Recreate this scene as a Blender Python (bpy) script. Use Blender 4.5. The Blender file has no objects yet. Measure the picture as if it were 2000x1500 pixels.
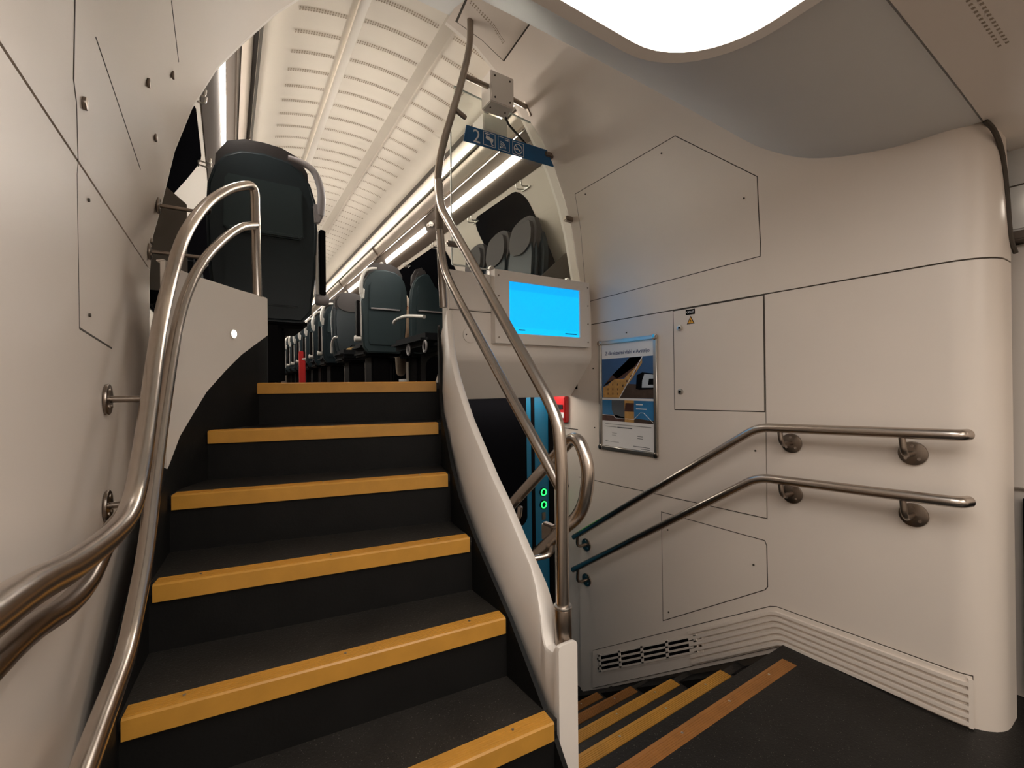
import bpy, bmesh, math, random
from mathutils import Vector, Matrix
random.seed(7)
C = bpy.context.scene.collection
sc = bpy.context.scene

# ------------------------------------------------------------------ camera
F = 870.0
cam = bpy.data.cameras.new('camera'); camo = bpy.data.objects.new('camera', cam); C.objects.link(camo)
cam.sensor_fit = 'HORIZONTAL'; cam.sensor_width = 36; cam.lens = 36*F/2000; cam.clip_start = 0.02; cam.clip_end = 200
yaw = math.radians(32.5376); pit = math.atan2(2.1877, F); rol = math.radians(0.6)
f = Vector((math.sin(yaw)*math.cos(pit), math.cos(yaw)*math.cos(pit), math.sin(pit)))
r = Vector((math.cos(yaw), -math.sin(yaw), 0)); u = r.cross(f)
rc = r*math.cos(rol) - u*math.sin(rol); uc = r*math.sin(rol) + u*math.cos(rol)
M = Matrix((rc, uc, -f)).transposed().to_4x4(); M.translation = Vector((0, 0, 1.03))
camo.matrix_world = M
sc.camera = camo
# ------------------------------------------------------------------ world, exposure
w = bpy.data.worlds.new('world'); sc.world = w; w.use_nodes = True
w.node_tree.nodes['Background'].inputs[0].default_value = (0.0, 0.0, 0.0, 1)
sc.view_settings.view_transform = 'Standard'; sc.view_settings.look = 'None'
sc.view_settings.gamma = 1; sc.view_settings.use_curve_mapping = False
sc.view_settings.exposure = 1.45
# light strengths (W/m2/sr) of the lamps built below
E_PANEL = 1.6; E_BACK = 3.4; E_STRIP = 20.0; E_COVE = 12.0; E_LOWER = 5.0; E_SCREEN = .46; E_REAR = 2.5

# ------------------------------------------------------------------ materials
MATS = {}
def mat(name, col, rough=.5, metal=0., noise=0., nscale=8., bump=0., bscale=200., spec=.5, coat=0., speck=None):
    if name in MATS: return MATS[name]
    m = bpy.data.materials.new(name); m.use_nodes = True; nt = m.node_tree; b = nt.nodes['Principled BSDF']
    b.inputs['Roughness'].default_value = rough; b.inputs['Metallic'].default_value = metal
    b.inputs['Specular IOR Level'].default_value = spec
    if coat: b.inputs['Coat Weight'].default_value = coat
    tc = nt.nodes.new('ShaderNodeTexCoord')
    n = nt.nodes.new('ShaderNodeTexNoise'); n.inputs['Scale'].default_value = nscale; n.inputs['Detail'].default_value = 4
    nt.links.new(tc.outputs['Object'], n.inputs['Vector'])
    mx = nt.nodes.new('ShaderNodeMix'); mx.data_type = 'RGBA'
    nt.links.new(n.outputs['Fac'], mx.inputs[0])
    a = [c*(1-noise) for c in col]; d = [min(1, c*(1+noise)) for c in col]
    mx.inputs[6].default_value = (*a, 1); mx.inputs[7].default_value = (*d, 1)
    out = mx.outputs[2]
    if speck:
        v = nt.nodes.new('ShaderNodeTexNoise'); v.inputs['Scale'].default_value = speck[0]; v.inputs['Detail'].default_value = 2
        nt.links.new(tc.outputs['Object'], v.inputs['Vector'])
        rp = nt.nodes.new('ShaderNodeValToRGB'); rp.color_ramp.elements[0].position = speck[1]; rp.color_ramp.elements[1].position = speck[1]+.04
        nt.links.new(v.outputs['Fac'], rp.inputs[0])
        m2 = nt.nodes.new('ShaderNodeMix'); m2.data_type = 'RGBA'
        nt.links.new(rp.outputs[0], m2.inputs[0]); nt.links.new(out, m2.inputs[6]); m2.inputs[7].default_value = (*speck[2], 1)
        out = m2.outputs[2]
    nt.links.new(out, b.inputs['Base Color'])
    if bump:
        n2 = nt.nodes.new('ShaderNodeTexNoise'); n2.inputs['Scale'].default_value = bscale; n2.inputs['Detail'].default_value = 3
        nt.links.new(tc.outputs['Object'], n2.inputs['Vector'])
        bp = nt.nodes.new('ShaderNodeBump'); bp.inputs['Strength'].default_value = bump; bp.inputs['Distance'].default_value = .002
        nt.links.new(n2.outputs['Fac'], bp.inputs['Height']); nt.links.new(bp.outputs['Normal'], b.inputs['Normal'])
    MATS[name] = m; return m
def emis(name, col, s):
    m = bpy.data.materials.new(name); m.use_nodes = True; nt = m.node_tree
    b = nt.nodes['Principled BSDF']; b.inputs['Base Color'].default_value = (*[c*.5 for c in col], 1)
    b.inputs['Emission Color'].default_value = (*col, 1); b.inputs['Emission Strength'].default_value = s
    return m
WALL = mat('cream laminate', (.70, .615, .54), .38, noise=.03, nscale=3, bump=.06, bscale=500)
PARA = mat('white lacquer', (.82, .75, .68), .3, noise=.02)
CEIL = mat('vestibule ceiling grey', (.64, .62, .59), .45, noise=.03, bump=.05, bscale=400)
RIDGE = mat('shaded ceiling ridge', (.52, .46, .385), .45, noise=.02)  # darker colour stands in for the shade on the ridge strips
SCEIL = mat('saloon ceiling cream', (.70, .63, .54), .45, noise=.02)
SEAM = mat('dark joint', (.055, .042, .03), .7)
HOLE = mat('perforation brown', (.33, .26, .19), .8)
STEEL = mat('brushed steel', (.54, .475, .42), .27, 1., noise=.08, nscale=60)
STEELD = mat('dark steel', (.30, .25, .21), .30, 1., noise=.08, nscale=40)
ALU = mat('satin aluminium', (.55, .52, .48), .35, 1., noise=.05)
RUB = mat('black speckled rubber floor', (.011, .010, .009), .38, spec=.22, noise=.45, nscale=9, bump=.35, bscale=160, speck=(330, .70, (.22, .20, .17)))
TREAD = mat('speckled tread rubber', (.024, .021, .018), .40, noise=.55, nscale=7, bump=.4, bscale=160, spec=.35, speck=(300, .68, (.20, .18, .15)))
RUBS = mat('dark riser lining', (.009, .0085, .008), .55, spec=.15, noise=.3, nscale=12, bump=.2, bscale=150)
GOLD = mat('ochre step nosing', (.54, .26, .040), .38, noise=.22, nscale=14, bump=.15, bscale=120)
GOLDD = mat('ochre nosing darker', (.27, .11, .026), .45, noise=.3, nscale=18, bump=.15, bscale=120)  # darker ochre for part of the lower nosings
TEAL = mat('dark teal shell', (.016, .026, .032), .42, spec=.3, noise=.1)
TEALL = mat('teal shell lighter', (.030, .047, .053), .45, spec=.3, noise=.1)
BLACK = mat('black plastic', (.0035, .003, .0035), .6, spec=.06)
FAB = mat('dark seat fabric', (.010, .011, .013), .85, noise=.2, nscale=80, spec=.15)
LEAT = mat('grey headrest leather', (.05, .044, .043), .8, noise=.06)
LEATD = mat('dark headrest', (.012, .008, .008), .5)
GREYP = mat('grey plastic handle', (.33, .31, .32), .35)
SILV = mat('silver armrest', (.55, .53, .50), .35, .3)
WINB = mat('dark window glass', (.004, .004, .005), .4, spec=0)
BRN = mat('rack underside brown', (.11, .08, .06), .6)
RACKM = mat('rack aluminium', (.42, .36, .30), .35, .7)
BLUE = mat('blue door paint', (.010, .13, .24), .3, noise=.05)
SIGNB = mat('sign blue', (.008, .10, .26), .35)
WHITEP = mat('white paint print', (.80, .80, .80), .5)
RED = mat('red paint', (.45, .015, .015), .4)
GREEN = mat('green sticker', (.03, .20, .10), .5)
YEL = mat('warning yellow', (.75, .35, .02), .5)
BOXW = mat('white powder coat', (.76, .70, .64), .35, noise=.02)
PARTG = mat('smoked partition', (.10, .085, .07), .3)
FLOORS = mat('saloon carpet', (.02, .018, .017), .9, noise=.3, nscale=60)
L_PANEL = emis('lamp diffuser', (1, .97, .93), E_PANEL)
L_STRIP = emis('strip lamp', (1, .93, .84), E_STRIP)
L_COVE = emis('cove lamp', (1, .92, .82), E_COVE)
L_LOW = emis('lower fill lamp', (1, .9, .78), E_LOWER)
L_REAR = emis('door lobby lamp', (1, .88, .74), E_REAR)
L_LED = emis('led', (1, .97, .92), 6)
L_GRN = emis('green ring light', (.02, 1, .12), .9)
def glassmat():
    m = bpy.data.materials.new('clear partition glass'); m.use_nodes = True; nt = m.node_tree
    nt.nodes.remove(nt.nodes['Principled BSDF']); o = nt.nodes['Material Output']
    t = nt.nodes.new('ShaderNodeBsdfTransparent'); t.inputs[0].default_value = (.93, .95, .93, 1)
    g = nt.nodes.new('ShaderNodeBsdfGlossy'); g.inputs['Roughness'].default_value = .03
    fr = nt.nodes.new('ShaderNodeFresnel'); fr.inputs[0].default_value = 1.3
    mx = nt.nodes.new('ShaderNodeMixShader')
    nt.links.new(fr.outputs[0], mx.inputs[0]); nt.links.new(t.outputs[0], mx.inputs[1]); nt.links.new(g.outputs[0], mx.inputs[2])
    nt.links.new(mx.outputs[0], o.inputs[0]); return m
GLASS = glassmat()
GEDGE = mat('glass edge', (.55, .58, .54), .3)
def screenmat():
    m = emis('screen blue', (0.0, .45, 1.0), E_SCREEN); nt = m.node_tree; b = nt.nodes['Principled BSDF']
    b.inputs['Base Color'].default_value = (0, .02, .05, 1)
    tc = nt.nodes.new('ShaderNodeTexCoord'); s = nt.nodes.new('ShaderNodeSeparateXYZ'); nt.links.new(tc.outputs['Generated'], s.inputs[0])
    rp = nt.nodes.new('ShaderNodeValToRGB'); e = rp.color_ramp.elements
    e[0].position = 0; e[0].color = (0, .50, 1, 1); e[1].position = 1; e[1].color = (0, .37, .98, 1)
    for p, c in ((.12, (0, .50, 1, 1)), (.14, (0, .44, 1, 1)), (.84, (0, .45, 1, 1)), (.85, (0, .37, .98, 1))):
        x = e.new(p); x.color = c
    nt.links.new(s.outputs['Z'], rp.inputs[0]); nt.links.new(rp.outputs[0], b.inputs['Emission Color']); return m
SCREEN = screenmat()

# ------------------------------------------------------------------ helpers
def tag(o, label=None, cat=None, group=None, kind=None):
    if label: o['label'] = label
    if cat: o['category'] = cat
    if group: o['group'] = group
    if kind: o['kind'] = kind
    return o
def empty(name, loc, label=None, cat=None, group=None, rz=0):
    o = bpy.data.objects.new(name, None); C.objects.link(o); o.location = loc; o.rotation_euler = (0, 0, rz)
    o.empty_display_size = .1
    return tag(o, label, cat, group)
def link(name, me, parent=None):
    o = bpy.data.objects.new(name, me); C.objects.link(o)
    if parent is not None:
        o.parent = parent
        if not getattr(parent, '_local', False): pass
    return o
class MB:
    """collects geometry in world coordinates, builds ONE mesh"""
    def __init__(s): s.bm = bmesh.new()
    def poly(s, pts):
        vs = [s.bm.verts.new(p) for p in pts]; return s.bm.faces.new(vs)
    def box(s, lo, hi, bev=0., rot=None, seg=2):
        b2 = bmesh.new(); bmesh.ops.create_cube(b2, size=1)
        c = [(a+b)/2 for a, b in zip(lo, hi)]; d = [abs(b-a) for a, b in zip(lo, hi)]
        for v in b2.verts: v.co = Vector([v.co[i]*d[i] for i in range(3)])
        if bev > 0: bmesh.ops.bevel(b2, geom=list(b2.edges), offset=min(bev, min(d)*.49), segments=seg, affect='EDGES')
        T = Matrix.Translation(c)
        if rot is not None: T = T @ rot
        b2.transform(T); s.join(b2); return s
    def join(s, b2):
        me = bpy.data.meshes.new('t'); b2.to_mesh(me); b2.free(); s.bm.from_mesh(me); bpy.data.meshes.remove(me)
    def prism(s, pts, vec, bev=0., seg=2):
        b2 = bmesh.new(); vs = [b2.verts.new(p) for p in pts]; fc = b2.faces.new(vs)
        ex = bmesh.ops.extrude_face_region(b2, geom=[fc])
        for v in [g for g in ex['geom'] if isinstance(g, bmesh.types.BMVert)]: v.co += Vector(vec)
        bmesh.ops.recalc_face_normals(b2, faces=b2.faces)
        if bev > 0: bmesh.ops.bevel(b2, geom=list(b2.edges), offset=bev, segments=seg, affect='EDGES')
        s.join(b2); return s
    def grid(s, rows):
        R = [[s.bm.verts.new(p) for p in row] for row in rows]
        for a, b in zip(R, R[1:]):
            for i in range(len(a)-1): s.bm.faces.new((a[i], a[i+1], b[i+1], b[i]))
        return s
    def sheet(s, rows, nrm, t):
        """grid given thickness t along vector nrm"""
        n = Vector(nrm)
        R = [[Vector(p) for p in row] for row in rows]; Q = [[p+n*t for p in row] for row in R]
        A = [[s.bm.verts.new(p) for p in row] for row in R]; B = [[s.bm.verts.new(p) for p in row] for row in Q]
        k, m = len(A), len(A[0])
        for i in range(k-1):
            for j in range(m-1):
                s.bm.faces.new((A[i][j], A[i][j+1], A[i+1][j+1], A[i+1][j])); s.bm.faces.new((B[i][j], B[i+1][j], B[i+1][j+1], B[i][j+1]))
        for i in range(k-1):
            s.bm.faces.new((A[i][0], A[i+1][0], B[i+1][0], B[i][0])); s.bm.faces.new((A[i+1][m-1], A[i][m-1], B[i][m-1], B[i+1][m-1]))
        for j in range(m-1):
            s.bm.faces.new((A[0][j+1], A[0][j], B[0][j], B[0][j+1])); s.bm.faces.new((A[k-1][j], A[k-1][j+1], B[k-1][j+1], B[k-1][j]))
        return s
    def tube(s, path, rad, n=14, cap=True):
        P = [Vector(p) for p in path]; rings = []
        t = (P[1]-P[0]).normalized(); up = Vector((0, 0, 1)) if abs(t.z) < .9 else Vector((1, 0, 0))
        a = t.cross(up).normalized()
        for i, p in enumerate(P):
            if i == 0: t = (P[1]-P[0]).normalized()
            elif i == len(P)-1: t = (P[-1]-P[-2]).normalized()
            else: t = ((P[i+1]-p).normalized()+(p-P[i-1]).normalized()).normalized()
            a = (a - t*a.dot(t)).normalized(); b = t.cross(a)
            rr = rad[i] if isinstance(rad, (list, tuple)) else rad
            rings.append([s.bm.verts.new(p+(a*math.cos(2*math.pi*k/n)+b*math.sin(2*math.pi*k/n))*rr) for k in range(n)])
        for A, B in zip(rings, rings[1:]):
            for k in range(n): s.bm.faces.new((A[k], A[(k+1) % n], B[(k+1) % n], B[k]))
        if cap: s.bm.faces.new(rings[0][::-1]); s.bm.faces.new(rings[-1])
        return s
    def cyl(s, a, b, rad, n=24, bev=0):
        a = Vector(a); b = Vector(b)
        if bev:
            d = (b-a).normalized()
            return s.tube([a, a+d*bev*.3, a+d*bev, b-d*bev, b-d*bev*.3, b], [rad-bev, rad-bev*.3, rad, rad, rad-bev*.3, rad-bev], n)
        return s.tube([a, b], rad, n)
    def build(s, name, m, parent=None, smooth=True, angle=40):
        bmesh.ops.recalc_face_normals(s.bm, faces=s.bm.faces)
        me = bpy.data.meshes.new(name)
        if parent is not None:
            bpy.context.view_layer.update() if False else None
            mw = wmat(parent).inverted(); s.bm.transform(mw)
        s.bm.to_mesh(me); s.bm.free()
        me.materials.append(m)
        if smooth:
            for p in me.polygons: p.use_smooth = True
            me.set_sharp_from_angle(angle=math.radians(angle))
        o = bpy.data.objects.new(name, me); C.objects.link(o)
        if parent is not None: o.parent = parent
        return o
def wmat(o):
    m = Matrix.LocRotScale(o.location, o.rotation_euler, o.scale)
    return wmat(o.parent) @ m if o.parent else m
def fillet(pts, rad, n=7):
    P = [Vector(p) for p in pts]; out = [P[0]]
    for i in range(1, len(P)-1):
        a, b, c = P[i-1], P[i], P[i+1]
        rr = rad[i] if isinstance(rad, (list, tuple)) else rad
        d = min(rr, (a-b).length*.48, (c-b).length*.48)
        p0 = b+(a-b).normalized()*d; p2 = b+(c-b).normalized()*d
        for k in range(n+1):
            t = k/n; out.append(p0*(1-t)**2+b*2*t*(1-t)+p2*t*t)
    out.append(P[-1]); return out
def spline(pts, n=6):
    P = [Vector(p) for p in pts]; P = [P[0]*2-P[1]]+P+[P[-1]*2-P[-2]]; out = []
    for i in range(1, len(P)-2):
        p0, p1, p2, p3 = P[i-1:i+3]
        for k in range(n):
            t = k/n; out.append(.5*((2*p1)+(p2-p0)*t+(2*p0-5*p1+4*p2-p3)*t*t+(3*p1-p0-3*p2+p3)*t**3))
    out.append(P[-2]); return out
def interp(x, X, Y):
    if x <= X[0]: return Y[0]
    for i in range(len(X)-1):
        if x <= X[i+1]: return Y[i]+(Y[i+1]-Y[i])*(x-X[i])/(X[i+1]-X[i])
    return Y[-1]
def textobj(name, s, size, m, parent, Mx, ext=.0004, align='LEFT', fit=None):
    c = bpy.data.curves.new('t', 'FONT'); c.body = s; c.size = size; c.extrude = ext; c.align_x = align
    o = bpy.data.objects.new('t', c); C.objects.link(o)
    dg = bpy.context.evaluated_depsgraph_get(); me = bpy.data.meshes.new_from_object(o.evaluated_get(dg))
    bpy.data.objects.remove(o); bpy.data.curves.remove(c)
    if fit:
        xs = [v.co.x for v in me.vertices]; k = fit/(max(xs)-min(xs))
        for v in me.vertices: v.co.x *= k
    me.transform(wmat(parent).inverted() @ Mx); me.name = name; me.materials.clear(); me.materials.append(m)
    o = bpy.data.objects.new(name, me); C.objects.link(o); o.parent = parent; return o
def copy_tree(o, parent=None):
    c = o.copy(); C.objects.link(c); c.parent = parent
    for ch in KIDS.get(o.name, []) or [k for k in o.children]: copy_tree(ch, c)
    return c
KIDS = {}

# ------------------------------------------------------------------ wall profile of the stairwell
HZ = [-2, 1.45, 1.6, 1.7, 1.95, 2.13, 2.31, 2.45, 2.63, 2.78, 2.87, 2.93, 2.95]
HW = [1.05, 1.05, 1.04, 1.018, .97, .915, .835, .745, .62, .49, .36, .18, .02]
def hw(z): return interp(z, HZ, HW)
ZL = [1.45, 1.52, 1.6, 1.65, 1.7, 1.78, 1.86, 1.95, 2.04, 2.13, 2.22, 2.31, 2.38, 2.45, 2.54, 2.63, 2.70, 2.78, 2.83, 2.87, 2.90, 2.93]
RC = .10
def WR(s, z, off=0.):
    """right wall: s = y down to .43, then round the convex corner"""
    x = .8+hw(z)
    if s >= .43: return Vector((x-off, s, z))
    a = (.43-s)/RC
    if a <= math.pi/2: return Vector((x+RC-(RC+off)*math.cos(a), .43-(RC+off)*math.sin(a), z))
    return Vector((x+RC+(a-math.pi/2)*RC, .43-RC-off, z))
def WL(s, z, off=0.): return Vector((.8-hw(z)+off, s, z))
def skin(poly, W, o1, o0, zs=None, ss=None):
    """a plate with the outline poly (s,z) lying on the wall surface W between offsets o0 and o1"""
    b = bmesh.new(); b.faces.new([b.verts.new((p[0], p[1], 0)) for p in poly])
    zmin = min(p[1] for p in poly); zmax = max(p[1] for p in poly); smin = min(p[0] for p in poly)
    for z in ZL:
        if zmin < z < zmax: bmesh.ops.bisect_plane(b, geom=list(b.verts)+list(b.edges)+list(b.faces), plane_co=(0, z, 0), plane_no=(0, 1, 0))
    if W is WR and smin < .43:
        for k in range(0, 9):
            s = .43-RC*math.pi/2*k/8
            if s > smin: bmesh.ops.bisect_plane(b, geom=list(b.verts)+list(b.edges)+list(b.faces), plane_co=(s, 0, 0), plane_no=(1, 0, 0))
    src = [(v.co.x, v.co.y) for v in b.verts]
    ex = bmesh.ops.extrude_face_region(b, geom=list(b.faces))
    new = [g for g in ex['geom'] if isinstance(g, bmesh.types.BMVert)]; ns = set(new)
    for v in b.verts:
        v.co = W(v.co.x, v.co.y, o1 if v in ns else o0)
    m = MB(); m.join(b); return m
def outset(poly, g):
    cx = sum(p[0] for p in poly)/len(poly); n = len(poly); out = []
    ar = sum(poly[i][0]*poly[(i+1) % n][1]-poly[(i+1) % n][0]*poly[i][1] for i in range(n)); sg = 1 if ar > 0 else -1
    for i in range(n):
        a, b, c = Vector(poly[i-1]), Vector(poly[i]), Vector(poly[(i+1) % n])
        d1 = (b-a).normalized(); d2 = (c-b).normalized()
        n1 = Vector((d1.y, -d1.x))*sg; n2 = Vector((d2.y, -d2.x))*sg
        k = (n1+n2); k = k/max(.3, k.length_squared)*2
        out.append(tuple(b+k*g))
    return out

# ================================================================== SETTING
# --- right wall
wall_r = tag(skin([(.18, -1.2), (2.13, -1.2), (2.13, 2.93), (.18, 2.93)], WR, 0, -.03).build('wall_right', SEAM), kind='structure')
T = .005
lowplate = [(.2, -.02), (.9, -.02), (2.13, -.9), (2.13, .449), (.972, .473), (.972, 1.387), (.2, 1.387)]
skin(lowplate, WR, T, 0).build('wall_panel', WALL, wall_r)
skin([(.976, .478), (2.13, .454), (2.13, 1.387), (.976, 1.387)], WR, T, 0).build('wall_panel', WALL, wall_r)
skin([(.2, 1.392), (2.13, 1.392), (2.13, 2.93), (.2, 2.93)], WR, T, 0).build('wall_panel', WALL, wall_r)
def screwset(pts, W, parent):
    for (s, z) in pts:
        a = W(s, z, T); b = W(s, z, T+.0035); MB().cyl(a, b, .004, 10).build('screw', SEAM, parent)
screwset([(1.719, 1.311), (1.985, 1.124), (1.978, .771), (1.017, .747)], WR, wall_r)
def access(poly, W, screws=(), g=.0035, label=None):
    skin(outset(poly, g), W, T+.0004, T-.001).build('joint', SEAM, wall_r if W is WR else wall_l)
    p = skin(poly, W, T+.0012, T-.001).build('access_panel', WALL, wall_r if W is WR else wall_l)
    for (s, z) in screws:
        MB().cyl(W(s, z, T), W(s, z, T+.004), .004, 10).build('screw', SEAM, p)
    return p
access([(2.037, 1.530), (1.973, 2.133), (1.286, 2.141), (.966, 1.85), (.987, 1.548)], WR, [(1.37, 2.105), (1.895, 2.107), (1.025, 1.788)])
access([(1.497, .379), (.985, .382), (.978, .365), (.976, .20), (.986, .184), (1.494, -.165)], WR, [(1.46, .30), (1.03, .27), (1.46, -.11)])

# --- left wall
wall_l = tag(skin([(-3.2, -.1), (2.13, -.1), (2.13, 2.93), (-3.2, 2.93)], WL, 0, -.03).build('wall_left', SEAM), kind='structure')
LT = 1.476
skin([(-3.2, -.05), (2.13, -.05), (2.13, LT-.003), (-3.2, LT-.003)], WL, T, 0).build('wall_panel', WALL, wall_l)
skin([(-3.2, LT+.003), (2.13, LT+.003), (2.13, 2.93), (-3.2, 2.93)], WL, T, 0).build('wall_panel', WALL, wall_l)
def seamline(W, a, b, wd, parent, o=T):
    a = Vector(a); b = Vector(b); d = (b-a).normalized(); n = Vector((-d.y, d.x))*wd/2
    skin([tuple(a+n), tuple(b+n), tuple(b-n), tuple(a-n)], W, o+.0007, o-.001).build('joint', SEAM, parent)
seamline(WL, (1.193, 1.151), (1.482, 1.133), .004, wall_l)
seamline(WL, (1.193, 1.151), (1.185, LT), .0014, wall_l); seamline(WL, (1.185, LT), (1.147, 1.57), .003, wall_l); seamline(WL, (1.147, 1.57), (1.035, 1.691), .004, wall_l); seamline(WL, (1.035, 1.691), (.90, 1.80), .004, wall_l)
seamline(WL, (1.155, 1.712), (1.717, 1.687), .0022, wall_l)
seamline(WL, (1.518, 2.09), (1.774, 2.079), .003, wall_l)
screwset([(1.264, 1.428), (1.265, 1.186)], WL, wall_l)

# --- vestibule ceiling that sweeps up to the upper deck
SY = [-3.2, .345, .45, .534, .64, .748, .83, .916, 1.0, 1.188, 1.462, 1.674, 1.80, 1.9, 2.09]
SZ = [1.765, 1.765, 1.767, 1.773, 1.794, 1.827, 1.868, 1.928, 2.002, 2.201, 2.501, 2.762, 2.87, 2.915, 2.935]
def scz(y):
    P = [(a, b) for a, b in zip(SY, SZ)]; return interp(y, SY, SZ)
def crown(x): return .035*(1-min(1, abs(x-.8)/1.05)**2)
def Sgrid(y0, y1, ny, x0=None, x1=None, dz=0):
    rows = []
    for i in range(ny+1):
        y = y0+(y1-y0)*i/ny; z = scz(y); h = hw(min(z, 2.93))+.012
        a = .8-h if x0 is None else x0; b = .8+h if x1 is None else x1
        rows.append([(a+(b-a)*j/20, y, z+crown(a+(b-a)*j/20)*(1-max(0, min(1, (y-.5)/1.2)))+dz) for j in range(21)])
    return rows
def smoothgrid():
    ys = spline([(y, z, 0) for y, z in zip(SY[1:], SZ[1:])], 3); rows = []
    for p in ys:
        y, z = p.x, p.y; h = hw(min(z, 2.93))+.012
        rows.append([(.8-h+2*h*j/24, y, z+crown(.8-h+2*h*j/24)*(1-max(0, min(1, (y-.5)/1.2)))) for j in range(25)])
    return rows
ceil_v = tag(MB().sheet(smoothgrid(), (0, -.3, 1), .02).build('ceiling', CEIL), kind='structure')
# flat lobby ceiling in front of the joint
fl = []
for i in range(2):
    y = [.339, -1.4][i]; fl.append([(-.35+2.9*j/24, y, 1.760+crown(-.35+2.9*j/24)-.02*max(0, (-.35+2.9*j/24-1.9))) for j in range(25)])
ceil_l = tag(MB().sheet(fl, (0, 0, 1), .02).build('ceiling', WALL), kind='structure')
pf = MB()
for rw in range(2):
    for k in range(26):
        x = 1.05+k*.0165; y = .262-rw*.012-.0004*k
        z = 1.760+crown(x)-.0006; pf.poly([(x, y, z), (x+.008, y, z), (x+.008, y-.006, z), (x, y-.006, z)])
tag(pf.build('perforation', HOLE, ceil_l), kind='stuff')
# hatch in the ceiling where the pole ends
hp = MB()
def onarch(s, z, off=0): return WR(s, z, off)
hq = [(2.085, 2.915), (2.045, 2.79), (1.765, 2.80), (1.79, 2.925)]
skin(outset(hq, .004), WR, T+.0004, T-.002).build('joint', SEAM, wall_r)
hatch = skin(hq, WR, T+.002, T-.002).build('access_panel', WALL, wall_r)
hm = MB()
for k in range(22):
    for q in (0, 1):
        z = 2.915-.0045*k; y_ = 1.93+.0014*k+q*.012
        hm.poly([WR(y_, z, T+.0026), WR(y_+.008, z, T+.0026), WR(y_+.008, z-.0022, T+.0026), WR(y_, z-.0022, T+.0026)])
tag(hm.build('perforation', HOLE, hatch, smooth=False), kind='stuff')

# --- saloon shell (upper deck)
Y0, Y1 = 2.13, 19.0
def mir(pts): return [(1.6-x, z) for x, z in pts]
body_r = [(1.66, 2.50), (1.78, 2.33), (1.93, 2.09), (2.04, 1.88), (2.10, 1.60), (2.12, 1.04)]
def saloon_wall(name, pts, sg):
    rows = [[(x, y, z) for x, z in pts] for y in (Y0+.02, 6, 12, Y1)]
    return tag(MB().sheet(rows, (sg, 0, .3), .03).build(name, SCEIL), kind='structure')
sw_r = saloon_wall('wall_right_saloon', body_r, 1); sw_l = saloon_wall('wall_left_saloon', mir(body_r), -1)
tag(MB().box((-.6, Y1, 1), (2.3, Y1+.05, 3)).build('wall_end', SCEIL), kind='structure')
ceil_s = tag(MB().box((-.1, Y0-.03, 3.0), (1.7, Y1, 3.03)).build('ceiling_saloon', SCEIL), kind='structure')
def strip(y0, y1, pts, t, name, m, parent):
    return MB().sheet([[(x, y, z) for x, z in pts] for y in (y0, y1)], (0, 0, 1), t).build(name, m, parent)
strip(Y0-.03, Y1, [(.62, 2.962), (.68, 2.970), (.8, 2.976), (.92, 2.970), (.98, 2.962)], .012, 'ceiling_panel', SCEIL, ceil_s)
for sg in (1, -1):
    g = lambda x: .8+sg*(x-.8)
    strip(Y0-.03, Y1, [(g(.98), 2.962), (g(1.028), 2.930), (g(1.034), 2.930), (g(1.036), 2.950)], .006, 'ceiling_ridge', RIDGE, ceil_s)
    strip(Y0-.03, Y1, [(g(1.03), 2.948), (g(1.12), 2.933), (g(1.22), 2.912), (g(1.33), 2.88), (g(1.44), 2.83)], .012, 'ceiling_panel', SCEIL, ceil_s)
# perforation rows
pf = MB(); ang = [(1.05, 2.9446), (1.12, 2.9326), (1.22, 2.9114), (1.33, 2.8792), (1.43, 2.834)]
def zc(x):
    d = abs(x-.8)
    if d < .2: return interp(d, [0, .12, .18, .2], [2.976, 2.970, 2.962, 2.962])-.0015
    return interp(.8+d, [a for a, b in ang], [b for a, b in ang])-.0016
y = 2.205
while y < 13:
    lines = 2 if y < 6 else 1
    for ln in range(lines):
        for (a, b) in ((.625, .975), (1.06, 1.29), (.31, .54)):
            n = int((b-a)/.0125)
            if y > 5: n //= 2
            for k in range(n):
                x0 = a+(b-a)*k/n; x1 = x0+(b-a)/n*.5; yy = y+ln*.016; hy = .011 if y < 6 else .02
                pf.poly([(x0, yy, zc(x0)), (x1, yy, zc(x1)), (x1, yy+hy, zc(x1)), (x0, yy+hy, zc(x0))])
    y += .166
tag(pf.build('perforation', HOLE, ceil_s, smooth=False), kind='stuff')
# portal lip between stairwell and saloon
lip = MB(); zs = [-.0, .4, .8, 1.1, 1.3] + ZL
for sg in (1, -1):
    zz = [z for z in zs if (sg == 1 and z > 1.0) or (sg == -1 and z >= 1.3)]
    rows = [[(.8+sg*(hw(z)-.004), yy, z) for z in zz] for yy in (2.09, 2.13, 2.15)]
    out = [(.8+sg*(hw(z)+.45), 2.15, z+.02) for z in zz]
    lip.grid(rows+[out])
tag(lip.build('trim_1', PARA), kind='structure')

# --- floors
tag(MB().box((-.5, -3.2, -.05), (2.35, .91, -.001)).build('floor', RUB), kind='structure')
tag(MB().box((-.6, 2.22, .98), (2.2, Y1, 1.043)).build('floor_upper', FLOORS), kind='structure')
tag(MB().box((.3, 1.9, -.95), (3.2, 4.2, -.875)).build('floor_lower', RUB), kind='structure')
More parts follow.
